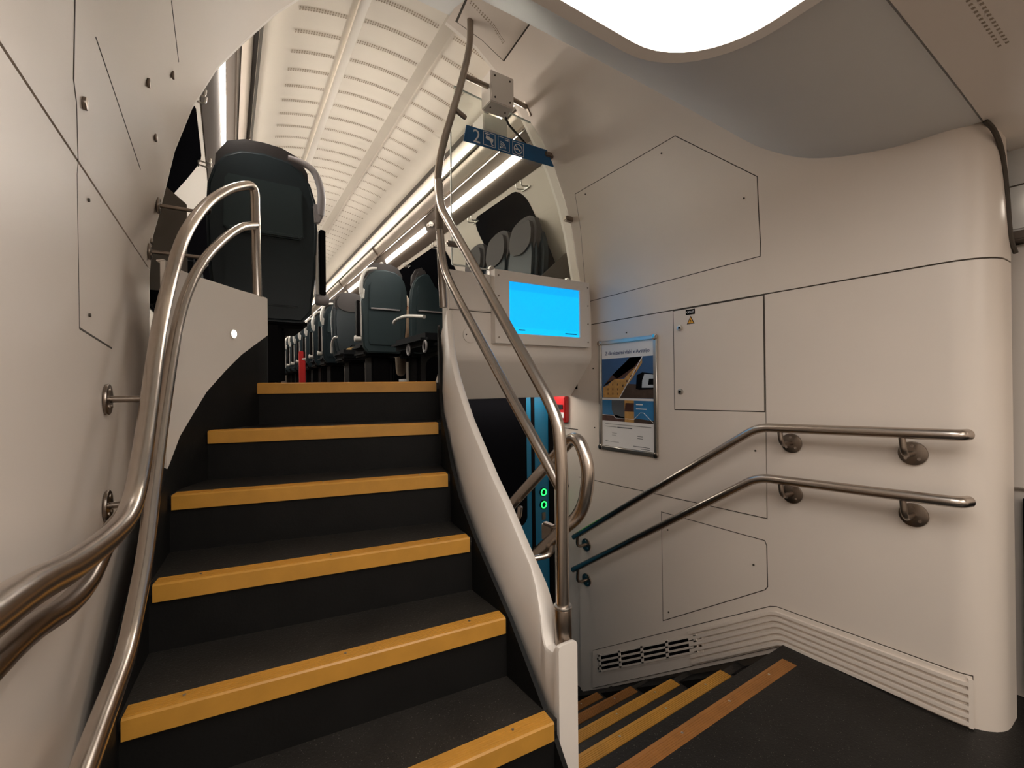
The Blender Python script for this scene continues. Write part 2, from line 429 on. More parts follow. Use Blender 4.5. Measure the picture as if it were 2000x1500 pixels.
# --- lobby: rear wall, outer door zone on the right
tag(MB().box((-.4, -3.25, -.05), (2.6, -3.2, 1.9)).build('wall_rear', WALL), kind='structure')
door_s = tag(MB().box((2.17, -3.2, 0), (2.21, .5, 1.9)).build('wall_outer', WALL), kind='structure')
hd = empty('door_header', (2.12, 0, 1.47), 'beige door header box with a round white lamp at the right edge', 'header')
MB().box((2.10, -1.3, 1.50), (2.17, .42, 1.762), .006).build('housing', CEIL, hd)
MB().box((2.085, -1.3, 1.468), (2.17, .42, 1.497), .004).build('lower_rail', BRN, hd)
MB().box((2.094, -1.3, 1.640), (2.10, .42, 1.643), 0).build('joint', SEAM, hd)
MB().cyl((2.10, .268, 1.582), (2.088, .268, 1.582), .026, 28, .004).build('lamp', L_REAR, hd)
dr = empty('outer_door', (2.14, 0, 0), 'dark door leaf edge at the right border of the lobby', 'door')
MB().box((2.13, -.9, .02), (2.16, .325, .66), .01).build('lower_leaf', BLACK, dr)
MB().box((2.145, -1.2, .68), (2.165, .37, 1.46), .004).build('upper_leaf', WALL, dr)
# black rubber seal along the corner and its joint with the ceiling
sl = MB().tube(spline([(1.806, .336, 1.762), (1.84, .325, 1.74), (1.905, .322, 1.70), (1.96, .322, 1.60), (2.0, .322, 1.47), (2.04, .318, 1.42)], 4), .0065, 8)
tag(sl.build('corner_seal', SEAM), 'black rubber seal down the rounded wall corner by the door header', 'seal')
rear = empty('unseen_rear_lamp', (1.6, -.9, 1.7), 'unseen round ceiling lamp giving light from behind the viewer', 'lamp')  # out of view, strengthens the light from behind the viewer
MB().cyl((1.7, -.7, 1.787), (1.7, -.7, 1.755), .16, 30, .008).build('diffuser', L_REAR, rear)
MB().cyl((1.7, -.7, 1.79), (1.7, -.7, 1.762), .175, 30, .004).build('rim', ALU, rear)

rb = empty('ceiling_light', (.8, -1.9, 1.75), 'unseen fill light panel added in the lobby ceiling behind the viewer', 'light')  # panel added out of view to brighten surfaces that face the viewer
MB().box((.35, -2.5, 1.755), (1.45, -1.2, 1.768), .004).build('diffuser', emis('rear fill diffuser', (1, .92, .82), E_BACK), rb)
MB().box((.31, -2.54, 1.762), (1.49, -1.16, 1.776), .004).build('rim', PARA, rb)
# --- big lamp in the lobby ceiling
lp = empty('ceiling_light', (.4, 0, 1.75), 'large glowing white ceiling light panel with rounded corner and pale rim', 'light')
def rr(x0, y0, x1, y1, rad, n=10):
    out = []
    for (cx, cy, a0) in ((x1-rad, y1-rad, 0), (x0+rad, y1-rad, 90), (x0+rad, y0+rad, 180), (x1-rad, y0+rad, 270)):
        for k in range(n+1):
            a = math.radians(a0+90*k/n); out.append((cx+rad*math.cos(a), cy+rad*math.sin(a)))
    return out
def lz(x, y): return scz(y)+crown(x)
lo = rr(-.05, -.75, .945, .665, .20)
MB().prism([(x, y, 1.772) for x, y in lo], (0, 0, .012)).build('diffuser', L_PANEL, lp)
ri = rr(-.08, -.78, .975, .695, .225); m = MB()
for (A, zA), (B, zB) in (((lo, 1.768), (ri, 1.768)), ((ri, 1.768), (ri, 1.835)), ((lo, 1.768), (lo, 1.80))):
    n = len(A); va = [m.bm.verts.new((*p, zA)) for p in A]; vb = [m.bm.verts.new((*p, zB)) for p in B]
    for i in range(n): m.bm.faces.new((va[i], va[(i+1) % n], vb[(i+1) % n], vb[i]))
bmesh.ops.remove_doubles(m.bm, verts=m.bm.verts, dist=.0001)
m.build('rim', PARA, lp)

# ================================================================== UPPER STAIRCASE
NL = [(.077, 2.20), (-.067, 1.957), (-.154, 1.731), (-.172, 1.469), (-.195, 1.21), (-.20, .965)]
NR = [(.83, 1.955), (.745, 1.737), (.694, 1.532), (.677, 1.324), (.684, 1.113), (.694, .899)]
st = empty('staircase', (.3, .9, 0), 'dark winding stairs with six ochre nosings rising to the upper deck', 'stairs')
for k in range(6):
    z = 1.05-.175*k
    L = Vector(NL[k]); R = Vector(NR[k]); d = (R-L).normalized(); n = Vector((-d.y, d.x))
    L0 = L-d*.0; R0 = R+d*.0
    if k == 0: Lb, Rb = Vector((.16, 2.45)), Vector((.9, 2.3))
    else: Lb, Rb = Vector(NL[k-1])+n*.05, Vector(NR[k-1])+n*.05
    zz = z-.004
    MB().prism([(*(L+n*.012-d*.03), zz), (*(R+n*.012+d*.012), zz), (*(Rb+d*.02), zz), (*(Lb-d*.05), zz)], (0, 0, -.03)).build('tread', TREAD, st)
    MB().prism([(*(L+n*.012-d*.03), z-.03), (*(R+n*.012+d*.012), z-.03), (*(R+n*.03+d*.012), z-.03), (*(L+n*.03-d*.03), z-.03)], (0, 0, -.150)).build('riser', RUBS, st)
    # nosing: L profile with ribs on top
    m = MB()
    prof = [(0, 0), (.048, 0), (.048, -.004), (.004, -.004), (.004, -.046), (0, -.046)]
    prof[0] = (.004, 0); prof.append((0, -.004))
    def pt(base, p): return Vector((*(base+n*p[0]), z+p[1]))
    a = [pt(L+d*.004, p) for p in prof]; b = [pt(R-d*.004, p) for p in prof]
    m.prism(a, (b[0]-a[0]))
    for q in range(6):
        o0 = .008+.0065*q; a0 = L+d*.006+n*o0; b0 = R-d*.006+n*o0
        m.prism([(*a0, z), (*(a0+n*.003), z), (*(a0+n*.003), z+.0012), (*a0, z+.0012)], (*(b0-a0), 0))
    ns = m.build('nosing', GOLD, st, angle=30)
    for t in (.12, .5, .88):
        c = L+(R-L)*t+n*.03; MB().cyl((*c, z), (*c, z+.0022), .0035, 10).build('screw', ALU, ns)
# left dark skirt of the stairs
plL = [(-.205, .6), (-.20, .96), (-.197, 1.21), (-.188, 1.35), (-.178, 1.47), (-.166, 1.62), (-.158, 1.73), (-.138, 1.84), (-.105, 1.905), (-.068, 1.96), (-.01, 2.04), (.045, 2.12), (.105, 2.19), (.147, 2.25), (.165, 2.45)]
zbL = [-.1, .28, .43, .52, .605, .71, .79, .875, .945, 1.02, 1.10, 1.168, 1.225, 1.265, 1.28]
rows = [[(x-.004, y, zz) for x, y in plL] for zz in (0, 1)]
A = []; B = []
for (x, y), zt in zip(plL, zbL): A.append((x, y, -.12)); B.append((x, y, zt))
MB().sheet([A, B], (-1, .3, 0), .02).build('side_skirt', RUBS, st)
# right dark skirt
plR = [(.700, .86), (.697, .93), (.689, 1.11), (.684, 1.32), (.690, 1.44), (.701, 1.53), (.722, 1.63), (.752, 1.735), (.795, 1.84), (.838, 1.95), (.875, 2.05)]
yb = [.90, .937, 1.08, 1.28, 1.485, 1.6, 1.79, 1.92, 1.96, 2.05]; zb = [.02, .139, .29, .464, .641, .80, .927, 1.05, 1.25, 1.30]
yt = [.90, .932, .945, .972, .985, 1.005, 1.04, 1.22, 1.5, 1.75, 1.95, 2.05]; ztp = [.346, .346, .322, .322, .345, .395, .455, .652, .92, 1.17, 1.39, 1.39]
A = [(x, y, -.1) for x, y in plR]; B = [(x, y, interp(y, yb, zb)+.03) for x, y in plR]
MB().sheet([A, B], (1, -.2, 0), .012).build('side_skirt', RUBS, st)
# white curved stringer
def sx(y): return interp(y, [.90, 1.1, 1.3, 1.5, 1.65, 1.76, 1.88, 2.0, 2.05], [.722, .714, .710, .720, .743, .772, .818, .868, .888])
ys = [.918, .925, .934, .94, .946, .96, .972, .979, .985, .995, 1.005, 1.02, 1.04, 1.08, 1.15, 1.22, 1.3, 1.4, 1.485, 1.55, 1.6, 1.65, 1.7, 1.75, 1.8, 1.85, 1.9, 1.93, 1.95, 1.99]
m = MB(); ring = []
for y in ys:
    x = sx(y); b = interp(y, yb, zb) if y > .93 else -.01; t = interp(y, yt, ztp)
    if y < .96: b = interp(y, [.918, .937, .96], [-.01, .10, .165])
    TL = .030*max(0, min(1, (y-.985)/.09))
    ring.append([m.bm.verts.new(p) for p in ((x, y, b), (x+TL, y, t-.012), (x+TL+.003, y, t-.004), (x+TL+.01, y, t), (x+.054, y, t), (x+.060, y, t-.004), (x+.063, y, t-.012), (x+.063, y, b-.3))])
for P, Q in zip(ring, ring[1:]):
    for i in range(8): m.bm.faces.new((P[i], P[(i+1) % 8], Q[(i+1) % 8], Q[i]))
m.bm.faces.new(ring[0]); m.bm.faces.new(ring[-1][::-1])
tag(m.build('stringer', PARA, st, angle=35), 'curved white side panel of the stairs')

# left parapet: white low wall beside the stairs, curving round to the upper floor
pa = [(-.163, 1.722), (-.160, 1.735), (-.139, 1.84), (-.106, 1.905), (-.069, 1.96), (-.011, 2.04), (.044, 2.12), (.104, 2.19), (.147, 2.245)]
za = [.782, .79, .872, .942, 1.017, 1.097, 1.165, 1.222, 1.262]
A = [(x+.004, y, z) for (x, y), z in zip(pa, za)]; B = [(x+.004, y, 1.424) for x, y in pa]
mid = [[(a[0]+(0), a[1], a[2]+(b[2]-a[2])*t) for a, b in zip(A, B)] for t in (0, .5, 1)]
par = tag(MB().sheet(mid, (-.7, .7, 0), .02).build('trim_2', PARA), kind='structure')
MB().prism([(*p, 1.424) for p in pa]+[(x-.02, y+.02, 1.424) for x, y in pa[::-1]], (0, 0, .004)).build('ledge', PARA, par)
sp = empty('step_light', (.03, 2.13, 1.26), 'small round white spot light set in the white stair parapet', 'light')
LP_ = Vector((.0195, 2.0765, 1.244)); LN_ = Vector((.82, -.57, 0))
MB().cyl(LP_-LN_*.004, LP_+LN_*.004, .019, 24).build('rim', PARA, sp)
MB().cyl(LP_, LP_+LN_*.006, .013, 24).build('lens', L_LED, sp)

# ================================================================== LOWER STAIRCASE
ls = empty('lower_staircase', (1.3, .9, -.9), 'dark stairs with five ochre nosings going down to the lower deck', 'stairs')
for k in range(6):
    y0 = .866+.2505*k; z = -.175*k
    if k < 5:
        m = MB()
        m.prism([(.79, y0, z), (.79, y0-.05, z), (.79, y0-.05, z-.004), (.79, y0-.004, z-.004), (.79, y0-.004, z-.03), (.79, y0, z-.03)], (.945, 0, 0))
        for q in range(6): m.box((.79, y0-.047+q*.0068, z), (1.735, y0-.0435+q*.0068, z+.0012))
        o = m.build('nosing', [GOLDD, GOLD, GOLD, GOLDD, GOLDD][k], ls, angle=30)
        for q in range(4):
            x = .88+q*.24; MB().cyl((x, y0-.022, z), (x, y0-.022, z+.0022), .004, 10).build('screw', ALU, o)
    if k > 0: MB().box((.76, y0-.2505-.035, z-.02), (1.85, y0-.004, z-.003)).build('tread', TREAD, ls)
    MB().box((.76, y0-.03, z-.19), (1.85, y0-.012, z-.0045)).build('riser', RUBS, ls)
# sloping dark skirt on the wall side
skp = [(1.735, .90, -.02), (1.735, 2.13, -.882), (1.735, 2.13, -1.0), (1.735, .70, -.30)]
MB().prism([(1.75, .82, -.004), (1.75, 2.13, -.89), (1.75, 2.13, -1.0), (1.75, .82, -.5)], (.098, 0, 0)).build('side_skirt', RUBS, ls)
MB().box((.60, .93, -1.0), (.765, 2.2, -.02)).build('inner_side', RUBS, ls)

# ================================================================== SKIRTING GRILLE (right wall)
gr = empty('skirting_grille', (1.84, 1.0, 0), 'ribbed cream skirting grille bending down along the lower stairs', 'grille')
top = [(2.012, -.575), (.965, .122), (.94, .131), (.388, .152)]; bot = [(2.016, -.800), (.93, -.02), (.90, -.010), (.388, .001)]
skin(outset(top+bot[::-1], .003), WR, T+.001, 0).build('joint', SEAM, gr)
skin(top+bot[::-1], WR, T+.007, 0).build('plate', WALL, gr)
for q in range(6):
    t0 = .10+q*.155; t1 = t0+.075
    def L2(t, e): return [(a[0]+(b[0]-a[0])*t, a[1]+(b[1]-a[1])*t) for a, b in zip(top, bot)]
    a, b = L2(t0, 0), L2(t1, 0)
    fr = .66 # fraction of the sloping run that carries the ribs
    def cut(p): return (p[1][0]+(p[0][0]-p[1][0])*fr*.55, p[1][1]+(p[0][1]-p[1][1])*fr*.55)
    P = [cut(a), a[1], a[2], (.397, a[3][1])]; Q = [cut(b), b[1], b[2], (.397, b[3][1])]
    skin(P+Q[::-1], WR, T+.016, T+.006).build('slat', WALL, gr)
skin([(.397, .147), (.388, .147), (.388, .004), (.397, .004)], WR, T+.016, T+.006).build('end_cap', WALL, gr)
vt = MB(); 
def vp(u_, v_):  # u 0..1 from far/low end to near/high end, v 0..1 from bottom to top
    a = (1.972, -.572); b = (1.270, -.118); c = (1.962, -.690); d = (1.262, -.212)
    x0 = (a[0]+(b[0]-a[0])*u_, a[1]+(b[1]-a[1])*u_); x1 = (c[0]+(d[0]-c[0])*u_, c[1]+(d[1]-c[1])*u_)
    return (x1[0]+(x0[0]-x1[0])*v_, x1[1]+(x0[1]-x1[1])*v_)
skin([vp(0, 0), vp(1, 0), vp(1, 1), vp(0, 1)], WR, T+.009, T+.006).build('vent_plate', WALL, gr)
for i in range(4):
    for j in range(3):
        u0 = .045+i*.228; u1 = u0+.205; v0 = .20+j*.25; v1 = v0+.15
        skin([vp(u0, v0), vp(u1, v0), vp(u1, v1), vp(u0, v1)], WR, T+.0096, T+.008).build('vent_slot', BLACK, gr)
for i in range(5):
    u0 = .022+i*.228; skin([vp(u0, .12), vp(u0+.022, .12), vp(u0+.022, .97), vp(u0, .97)], WR, T+.013, T+.009).build('vent_bar', WALL, gr)
for j in range(4):
    v0 = .10+j*.25; skin([vp(.02, v0), vp(.96, v0), vp(.96, v0+.085), vp(.02, v0+.085)], WR, T+.013, T+.009).build('vent_bar', WALL, gr)
for (a, b) in ((.012, .75), (.012, .3), (.985, .8), (.985, .35)):
    p = vp(a, b); MB().cyl(WR(*p, T+.008), WR(*p, T+.013), .0065, 10).build('screw', STEELD, gr)

# ================================================================== HANDRAILS
def bracket(parent, wp, nrm, rp, rr_=.040, arm=.009, name='bracket'):
    """rosette on the wall at wp, arm curving to the rail point rp"""
    wp = Vector(wp); n = Vector(nrm).normalized(); rp = Vector(rp)
    q = wp+n*((rp-wp).dot(n))
    a = MB().tube(fillet([wp+n*.004, q, rp], .05), arm, 12).build(name, STEELD, parent)
    ro = MB().cyl(wp+n*.0005, wp+n*.009, rr_, 32, .003).build('rosette', STEELD, a)
    t = n.cross(Vector((0, 0, 1))).normalized()
    for s_, c_ in ((.7, -.7), (-.7, -.7), (0, 1)):
        c = wp+t*(rr_*.62*s_)+Vector((0, 0, rr_*.62*c_)); MB().cyl(c+n*.008, c+n*.011, .005, 10).build('screw', STEEL, a)
for nm, zs_, pts, lab in (('wall_handrail', (.794, .799, .05), [(1.80, .378, .873), (1.765, .388, .873), (1.765, .45, .871), (1.765, .962, .853), (1.765, 2.085, .103)], 'upper steel handrail on the right wall, running down beside the lower stairs'),
                          ('wall_handrail', (.598, .603, -.165), [(1.80, .378, .680), (1.765, .388, .680), (1.765, .45, .677), (1.765, .965, .655), (1.765, 2.095, -.098)], 'lower steel handrail on the right wall, parallel below the upper one')):
    h = empty(nm, (1.84, 1, .6), lab, 'handrail')
    MB().tube(fillet(pts, [.0, .02, .03, .05, 0]), .017, 18).build('rail', STEEL, h)
    for yy, z in zip((.875, .512, 2.06), zs_):
        y2 = yy-.015 if yy < 1 else yy-.03
        zr = interp(y2, [.45, .962, 2.085], [pts[2][2], pts[3][2], pts[4][2]])
        bracket(h, WR(yy, z, T), (-1, 0, 0), (1.765, y2+.02, zr-.012), .038)
# left handrails
lh = empty('stair_handrail', (-.17, 1.5, .8), 'pair of curved steel handrails sweeping up the left side of the stairs', 'handrail')
R1 = [(-.17, -.3, .86), (-.168, .2, .865), (-.166, .56, .843), (-.164, .74, .815), (-.162, .92, .795), (-.159, 1.06, .793), (-.157, 1.15, .823), (-.155, 1.23, .893), (-.155, 1.32, .98), (-.153, 1.5, 1.18), (-.147, 1.68, 1.34), (-.116, 1.80, 1.53), (-.067, 2.0, 1.705), (0, 2.1, 1.815), (.06, 2.17, 1.875), (.09, 2.20, 1.893), (.104, 2.215, 1.875), (.106, 2.218, 1.80), (.108, 2.22, 1.60), (.112, 2.222, 1.425)]
MB().tube(spline(R1, 5), .0185, 20).build('rail', STEEL, lh)
R2 = [(-.163, .45, .52), (-.162, .753, .535), (-.163, .9, .535), (-.161, 1.06, .545), (-.160, 1.16, .585), (-.157, 1.28, .668), (-.156, 1.4, .79), (-.150, 1.56, .973), (-.132, 1.73, 1.22), (-.105, 1.82, 1.368), (-.065, 1.91, 1.488), (-.004, 2.03, 1.607), (.052, 2.12, 1.685), (.105, 2.21, 1.73)]
MB().tube(spline(R2, 5), .0165, 20).build('rail', STEEL, lh)
R3 = [(-.205, -.3, .76), (-.203, .3, .765), (-.20, .673, .757), (-.198, .87, .722), (-.196, .98, .716), (-.194, 1.06, .735), (-.186, 1.12, .765), (-.16, 1.17, .80)]
MB().tube(spline(R3, 5), .0165, 20).build('rail', STEELD, lh)
bracket(lh, WL(1.408, 1.006, T), (1, 0, 0), (-.157, 1.40, 1.055), .037, .008)
bracket(lh, WL(1.399, .755, T), (1, 0, 0), (-.157, 1.375, .77), .037, .008)
bracket(lh, WL(2.06, 1.70, T), (1, 0, 0), (-.055, 2.02, 1.705), .03, .007)
bracket(lh, WL(2.07, 1.53, T), (1, 0, 0), (-.065, 2.035, 1.515), .03, .007)
# centre post and rails
ch = empty('centre_handrail', (.765, .955, .33), 'tall steel post with two rails and a pole curving up to the ceiling', 'handrail')
px = .768; k_ = .985
MB().tube(fillet([(px, .958, .34), (px, .955, .80), (px, .968, .925), (px, 1.01, .985), (px, 1.70*k_, 1.705), (.776, 1.775, 1.80), (.776, 1.79, 1.92)], [0, .1, .06, .06, .06, .06, 0]), .0175, 20).build('rail', STEEL, ch)
MB().tube(fillet([(px, .965, .75), (px, 1.64, 1.42), (.777, 1.755, 1.54), (.777, 1.785, 1.70)], .08), .0165, 20).build('rail', STEEL, ch)
pole = [(.79, 1.785, 1.37), (.783, 1.79, 1.6), (.778, 1.795, 1.817), (.783, 1.81, 1.957), (.823, 1.84, 2.117), (.891, 1.88, 2.309), (.968, 1.93, 2.522), (1.030, 1.98, 2.72), (1.058, 2.02, 2.85), (1.063, 2.03, 2.925)]
MB().tube(spline(pole, 5), .0165, 20).build('pole', STEELD, ch)
MB().cyl((px, .957, .322), (px, .957, .42), .0235, 24, .003).build('sleeve', STEELD, ch)
MB().cyl((px, .957, .42), (px, .957, .428), .025, 24, .002).build('collar', ALU, ch)
MB().tube(fillet([(.971, 1.932, 2.53), (1.20, 2.0, 2.575), (1.43, 2.066, 2.600)], .02), .013, 14).build('cross_bar', STEELD, ch)
MB().cyl((.895, 1.882, 2.32), (.965, 1.90, 2.305), .0125, 14, .004).build('stub', STEELD, ch)
MB().box((1.425, 2.055, 2.55), (1.445, 2.075, 2.68), .004, Matrix.Rotation(-.5, 4, 'Y')).build('wall_plate', STEELD, ch)
# loop rail of the lower stairs
lo_ = empty('loop_handrail', (.87, 1.1, .5), 'looped steel handrail starting behind the centre post, down the lower stairs', 'handrail')
lx = .878
MB().tube(fillet([(lx, 2.05, .02), (lx, 1.37, .605), (lx, 1.02, .885), (lx, .965, .79), (lx, .992, .655), (lx, 1.10, .57), (lx, 2.0, -.19)], [0, .05, .055, .06, .07, .08, 0]), .0195, 20).build('rail', STEEL, lo_)
for (yy, z) in ((1.36, .595), (1.17, .53)):
    MB().tube(fillet([(lx, yy-.03, z), (lx, yy-.02, z-.05), (.80, yy, z-.055)], .04), .009, 12).build('bracket', STEEL, lo_)
MB().box((.872, 1.14, .515), (.899, 1.20, .575), .006).build('clamp', STEELD, lo_)

# ================================================================== BULKHEAD UNDER THE UPPER DECK, DISPLAY
bk = empty('deck_bulkhead', (1.4, 2.05, 1.0), 'cream parapet with sloping underside carrying the blue display', 'bulkhead')
prf = [(2.0, 1.602), (2.0, 1.20), (2.006, 1.17), (2.03, 1.145), (2.20, .955), (2.215, .955), (2.215, .985), (2.39, .985), (2.39, 1.04), (2.17, 1.04), (2.06, 1.17), (2.06, 1.602)]
MB().prism([(.905, y, z) for y, z in prf], (.945, 0, 0), .004).build('parapet', PARA, bk)
MB().box((.915, 1.9955, 1.404), (1.15, 2.0, 1.407)).build('joint', SEAM, bk)
MB().box((.915, 1.996, 1.412), (1.145, 2.0, 1.60), .001).build('cover_panel', BOXW, bk)
MB().cyl((1.030, 2.0, 1.285), (1.030, 1.994, 1.285), .042, 32, .002).build('socket_cover', PARA, bk)
for dx in (-.025, .025): MB().cyl((1.030+dx, 1.994, 1.285), (1.030+dx, 1.992, 1.285), .004, 10).build('screw', SEAM, bk)
dc = empty('display_box', (1.47, 1.97, 1.25), 'white metal box holding a bright blue display screen', 'display')
m = MB(); X0, X1, Z0, Z1 = 1.150, 1.792, 1.246, 1.624; sx0, sx1, sz0, sz1 = 1.237, 1.717, 1.300, 1.572
ya, yb2 = 1.955, 1.998
b = bmesh.new()
o = [(X0, Z0), (X1, Z0), (X1, Z1), (X0, Z1)]; i_ = [(sx0, sz0), (sx1, sz0), (sx1, sz1), (sx0, sz1)]
for q in range(4):
    a1, a2 = o[q], o[(q+1) % 4]; c1, c2 = i_[q], i_[(q+1) % 4]
    m.poly([(a1[0], ya, a1[1]), (a2[0], ya, a2[1]), (c2[0], ya, c2[1]), (c1[0], ya, c1[1])])
    m.poly([(c1[0], ya, c1[1]), (c2[0], ya, c2[1]), (c2[0], ya+.012, c2[1]), (c1[0], ya+.012, c1[1])])
    m.poly([(a1[0], ya, a1[1]), (a2[0], ya, a2[1]), (a2[0], yb2, a2[1]), (a1[0], yb2, a1[1])])
m.poly([(X0, yb2, Z0), (X1, yb2, Z0), (X1, yb2, Z1), (X0, yb2, Z1)])
bmesh.ops.remove_doubles(m.bm, verts=m.bm.verts, dist=.0001)
m.build('housing', BOXW, dc, smooth=False)
sn = MB().box((sx0, ya+.009, sz0), (sx1, ya+.014, sz1)).build('screen', SCREEN, dc)
for x0, x1, z in ((1.50, 1.54, 1.322), (1.615, 1.70, 1.318)):
    MB().box((x0-.20 if x0 < 1.6 else x0, ya+.0084, z-.003), (x1-.20 if x0 < 1.6 else x1, ya+.009, z+.003)).build('caption_line', BLUE, sn)
for x in (X0+.022, X1-.014):
    for q in range(4):
        if x < 1.3 and q == 1: continue
        z = Z0+.03+q*(Z1-Z0-.06)/3; MB().cyl((x, ya, z), (x, ya-.003, z), .0045, 10).build('screw', STEELD, dc)

# glass partition above the bulkhead
gp = empty('glass_partition', (1.3, 2.08, 1.61), 'clear glass pane standing on the parapet beside the pole', 'glass')
gy = 2.062
gl = [(.965, 1.648)]+[(.8+hw(z)-.012, z) for z in (1.66, 1.8, 1.95, 2.05, 2.13, 2.22, 2.31, 2.38, 2.45)]+[(1.46, 2.52), (.985, 2.56), (.985, 2.40), (.965, 2.32)]
MB().prism([(x, gy, z) for x, z in gl], (0, .008, 0)).build('pane', GLASS, gp, smooth=False)
MB().box((.965, gy-.001, 1.644), (1.80, gy+.009, 1.650)).build('pane_edge', GEDGE, gp)
MB().box((.961, gy-.0005, 1.648), (.966, gy+.0085, 2.32)).build('pane_edge', GEDGE, gp)
MB().prism([(.985, gy, 2.557), (1.46, gy, 2.517), (1.46, gy, 2.522), (.985, gy, 2.562)], (0, .008, 0)).build('pane_edge', GEDGE, gp)
for (x, z) in ((1.19, 1.63), (1.715, 1.63)):
    MB().box((x-.016, gy-.022, z-.03), (x+.016, gy+.02, z+.035), .008, seg=3).build('clip', ALU, gp)
MB().box((.93, gy-.014, 1.735), (1.01, gy+.014, 1.762), .008).build('clip', STEELD, gp)
for (yy, z) in ((2.05, 2.018), (2.05, 2.36)):
    p = WR(yy, z, T); MB().box((p.x-.05, p.y-.012, p.z-.014), (p.x+.01, p.y+.022, p.z+.014), .005).build('clip', STEELD, gp)
p = WR(2.05, 2.52, T)
MB().tube([(1.27, 2.075, 2.55), (1.32, 2.075, 2.47), (1.50, 2.075, 2.35)], .006, 8).build('cable', BLACK, gp)

# bolts on the left wall, the mirrored glass fixings
for i, (s, z) in enumerate([(1.185, 1.592), (1.563, 1.871), (1.763, 2.025), (1.788, 1.824), (2.10, 1.575)]):
    a = WL(s, z, T); n = (WL(s, z, T+.01)-a).normalized()
    o = empty('wall_bolt', a, ['largest bolt head on the left wall, above the diagonal joint', 'bolt head on the left wall, lower of the upper pair', 'topmost bolt head on the left wall near the arch',
               'bolt head on the left wall closest to the arch edge, at window height', 'bolt head on the left wall just above the lower rail bracket'][i], 'bolt', 'bolt heads on the left wall')
    MB().cyl(a, a+n*.007, .0125, 20, .002).build('head', STEELD, o)

# hanging sign
sg = empty('class_sign', (1.3, 2.04, 2.3), 'blue sign strip with white 2 and camera, wireless and no smoking symbols', 'sign')
sy = 2.047
TLz, BLz = 2.371, 2.290
sgp = [(1.045, 2.372), (1.562, 2.384), (1.612, 2.300), (1.028, 2.286)]
MB().prism([(x, sy, z) for x, z in sgp], (0, .006, 0)).build('board', SIGNB, sg, smooth=False)
def SXY(x, z): # on the front face
    return (x, sy-.0006, z)
RX = Matrix.Rotation(math.pi/2, 4, 'X')
textobj('digit', '2', .098, WHITEP, sg, Matrix.Translation(SXY(1.080, 2.296)) @ RX, fit=.040)
def frame(m, x0, z0, x1, z1, t=.0025):
    for a in ((x0, z0, x1, z0+t), (x0, z1-t, x1, z1), (x0, z0, x0+t, z1), (x1-t, z0, x1, z1)):
        m.box((a[0], sy-.0014, a[1]), (a[2], sy, a[3]))
m = MB()
for x0 in (1.142, 1.232, 1.325):
    frame(m, x0, 2.298, x0+.074, 2.370)
m.build('symbol_frames', WHITEP, sg, smooth=False)
m = MB(); c = (1.180, 2.338)
m.prism([SXY(1.157, 2.334), SXY(1.200, 2.322), SXY(1.204, 2.340), SXY(1.160, 2.352)], (0, -.001, 0))
m.prism([SXY(1.186, 2.325), SXY(1.192, 2.324), SXY(1.196, 2.312), SXY(1.206, 2.309), SXY(1.206, 2.305), SXY(1.192, 2.308)], (0, -.001, 0))
m.box((1.152, sy-.0014, 2.357), (1.182, sy, 2.362))
m.build('camera_symbol', WHITEP, sg, smooth=False)
m = MB(); cx, cz = 1.248, 2.312
m.cyl((cx, sy-.0014, cz), (cx, sy, cz), .0048, 14)
for rd in (.014, .023, .032):
    pts = [(cx+rd*math.cos(math.radians(a)), sy-.001, cz+rd*math.sin(math.radians(a))) for a in range(0, 91, 15)]
    m.tube(pts, .0016, 6)
m.box((1.276, sy-.0014, 2.357), (1.299, sy, 2.362))
m.build('wireless_symbol', WHITEP, sg, smooth=False)
m = MB(); cx, cz = 1.362, 2.333; 
m.tube([(cx+.026*math.cos(a*math.pi/12), sy-.001, cz+.026*math.sin(a*math.pi/12)) for a in range(25)], .0022, 6)
m.tube([(cx-.018, sy-.0012, cz+.018), (cx+.018, sy-.0012, cz-.018)], .002, 6)
m.box((cx-.018, sy-.0013, cz-.005), (cx+.016, sy, cz+.001))
m.build('no_smoking_symbol', WHITEP, sg, smooth=False)
# white sensor box held by the cross bar
sb = empty('sensor_box', (1.19, 1.98, 2.48), 'white screwed metal box on the cross bar above the blue sign', 'box')
MB().box((1.135, 1.95, 2.475), (1.275, 2.05, 2.635), .004).build('housing', BOXW, sb)
for x in (1.16, 1.25):
    for z in (2.50, 2.61): MB().cyl((x, 1.95, z), (x, 1.947, z), .0045, 10).build('screw', SEAM, sb)
    MB().cyl((x, 2.0, 2.475), (x, 2.0, 2.472), .0045, 10).build('screw', SEAM, sb)
sb2 = empty('camera_box', (1.25, 2.15, 2.40), 'pale box hanging behind the glass under the screwed white box', 'box')  # camera housing behind the glass
MB().box((1.18, 2.11, 2.425), (1.335, 2.24, 2.515), .004).build('housing', BOXW, sb2)
MB().box((1.21, 2.13, 2.36), (1.325, 2.135, 2.423), .001).build('glass_tag', GEDGE, sb2)

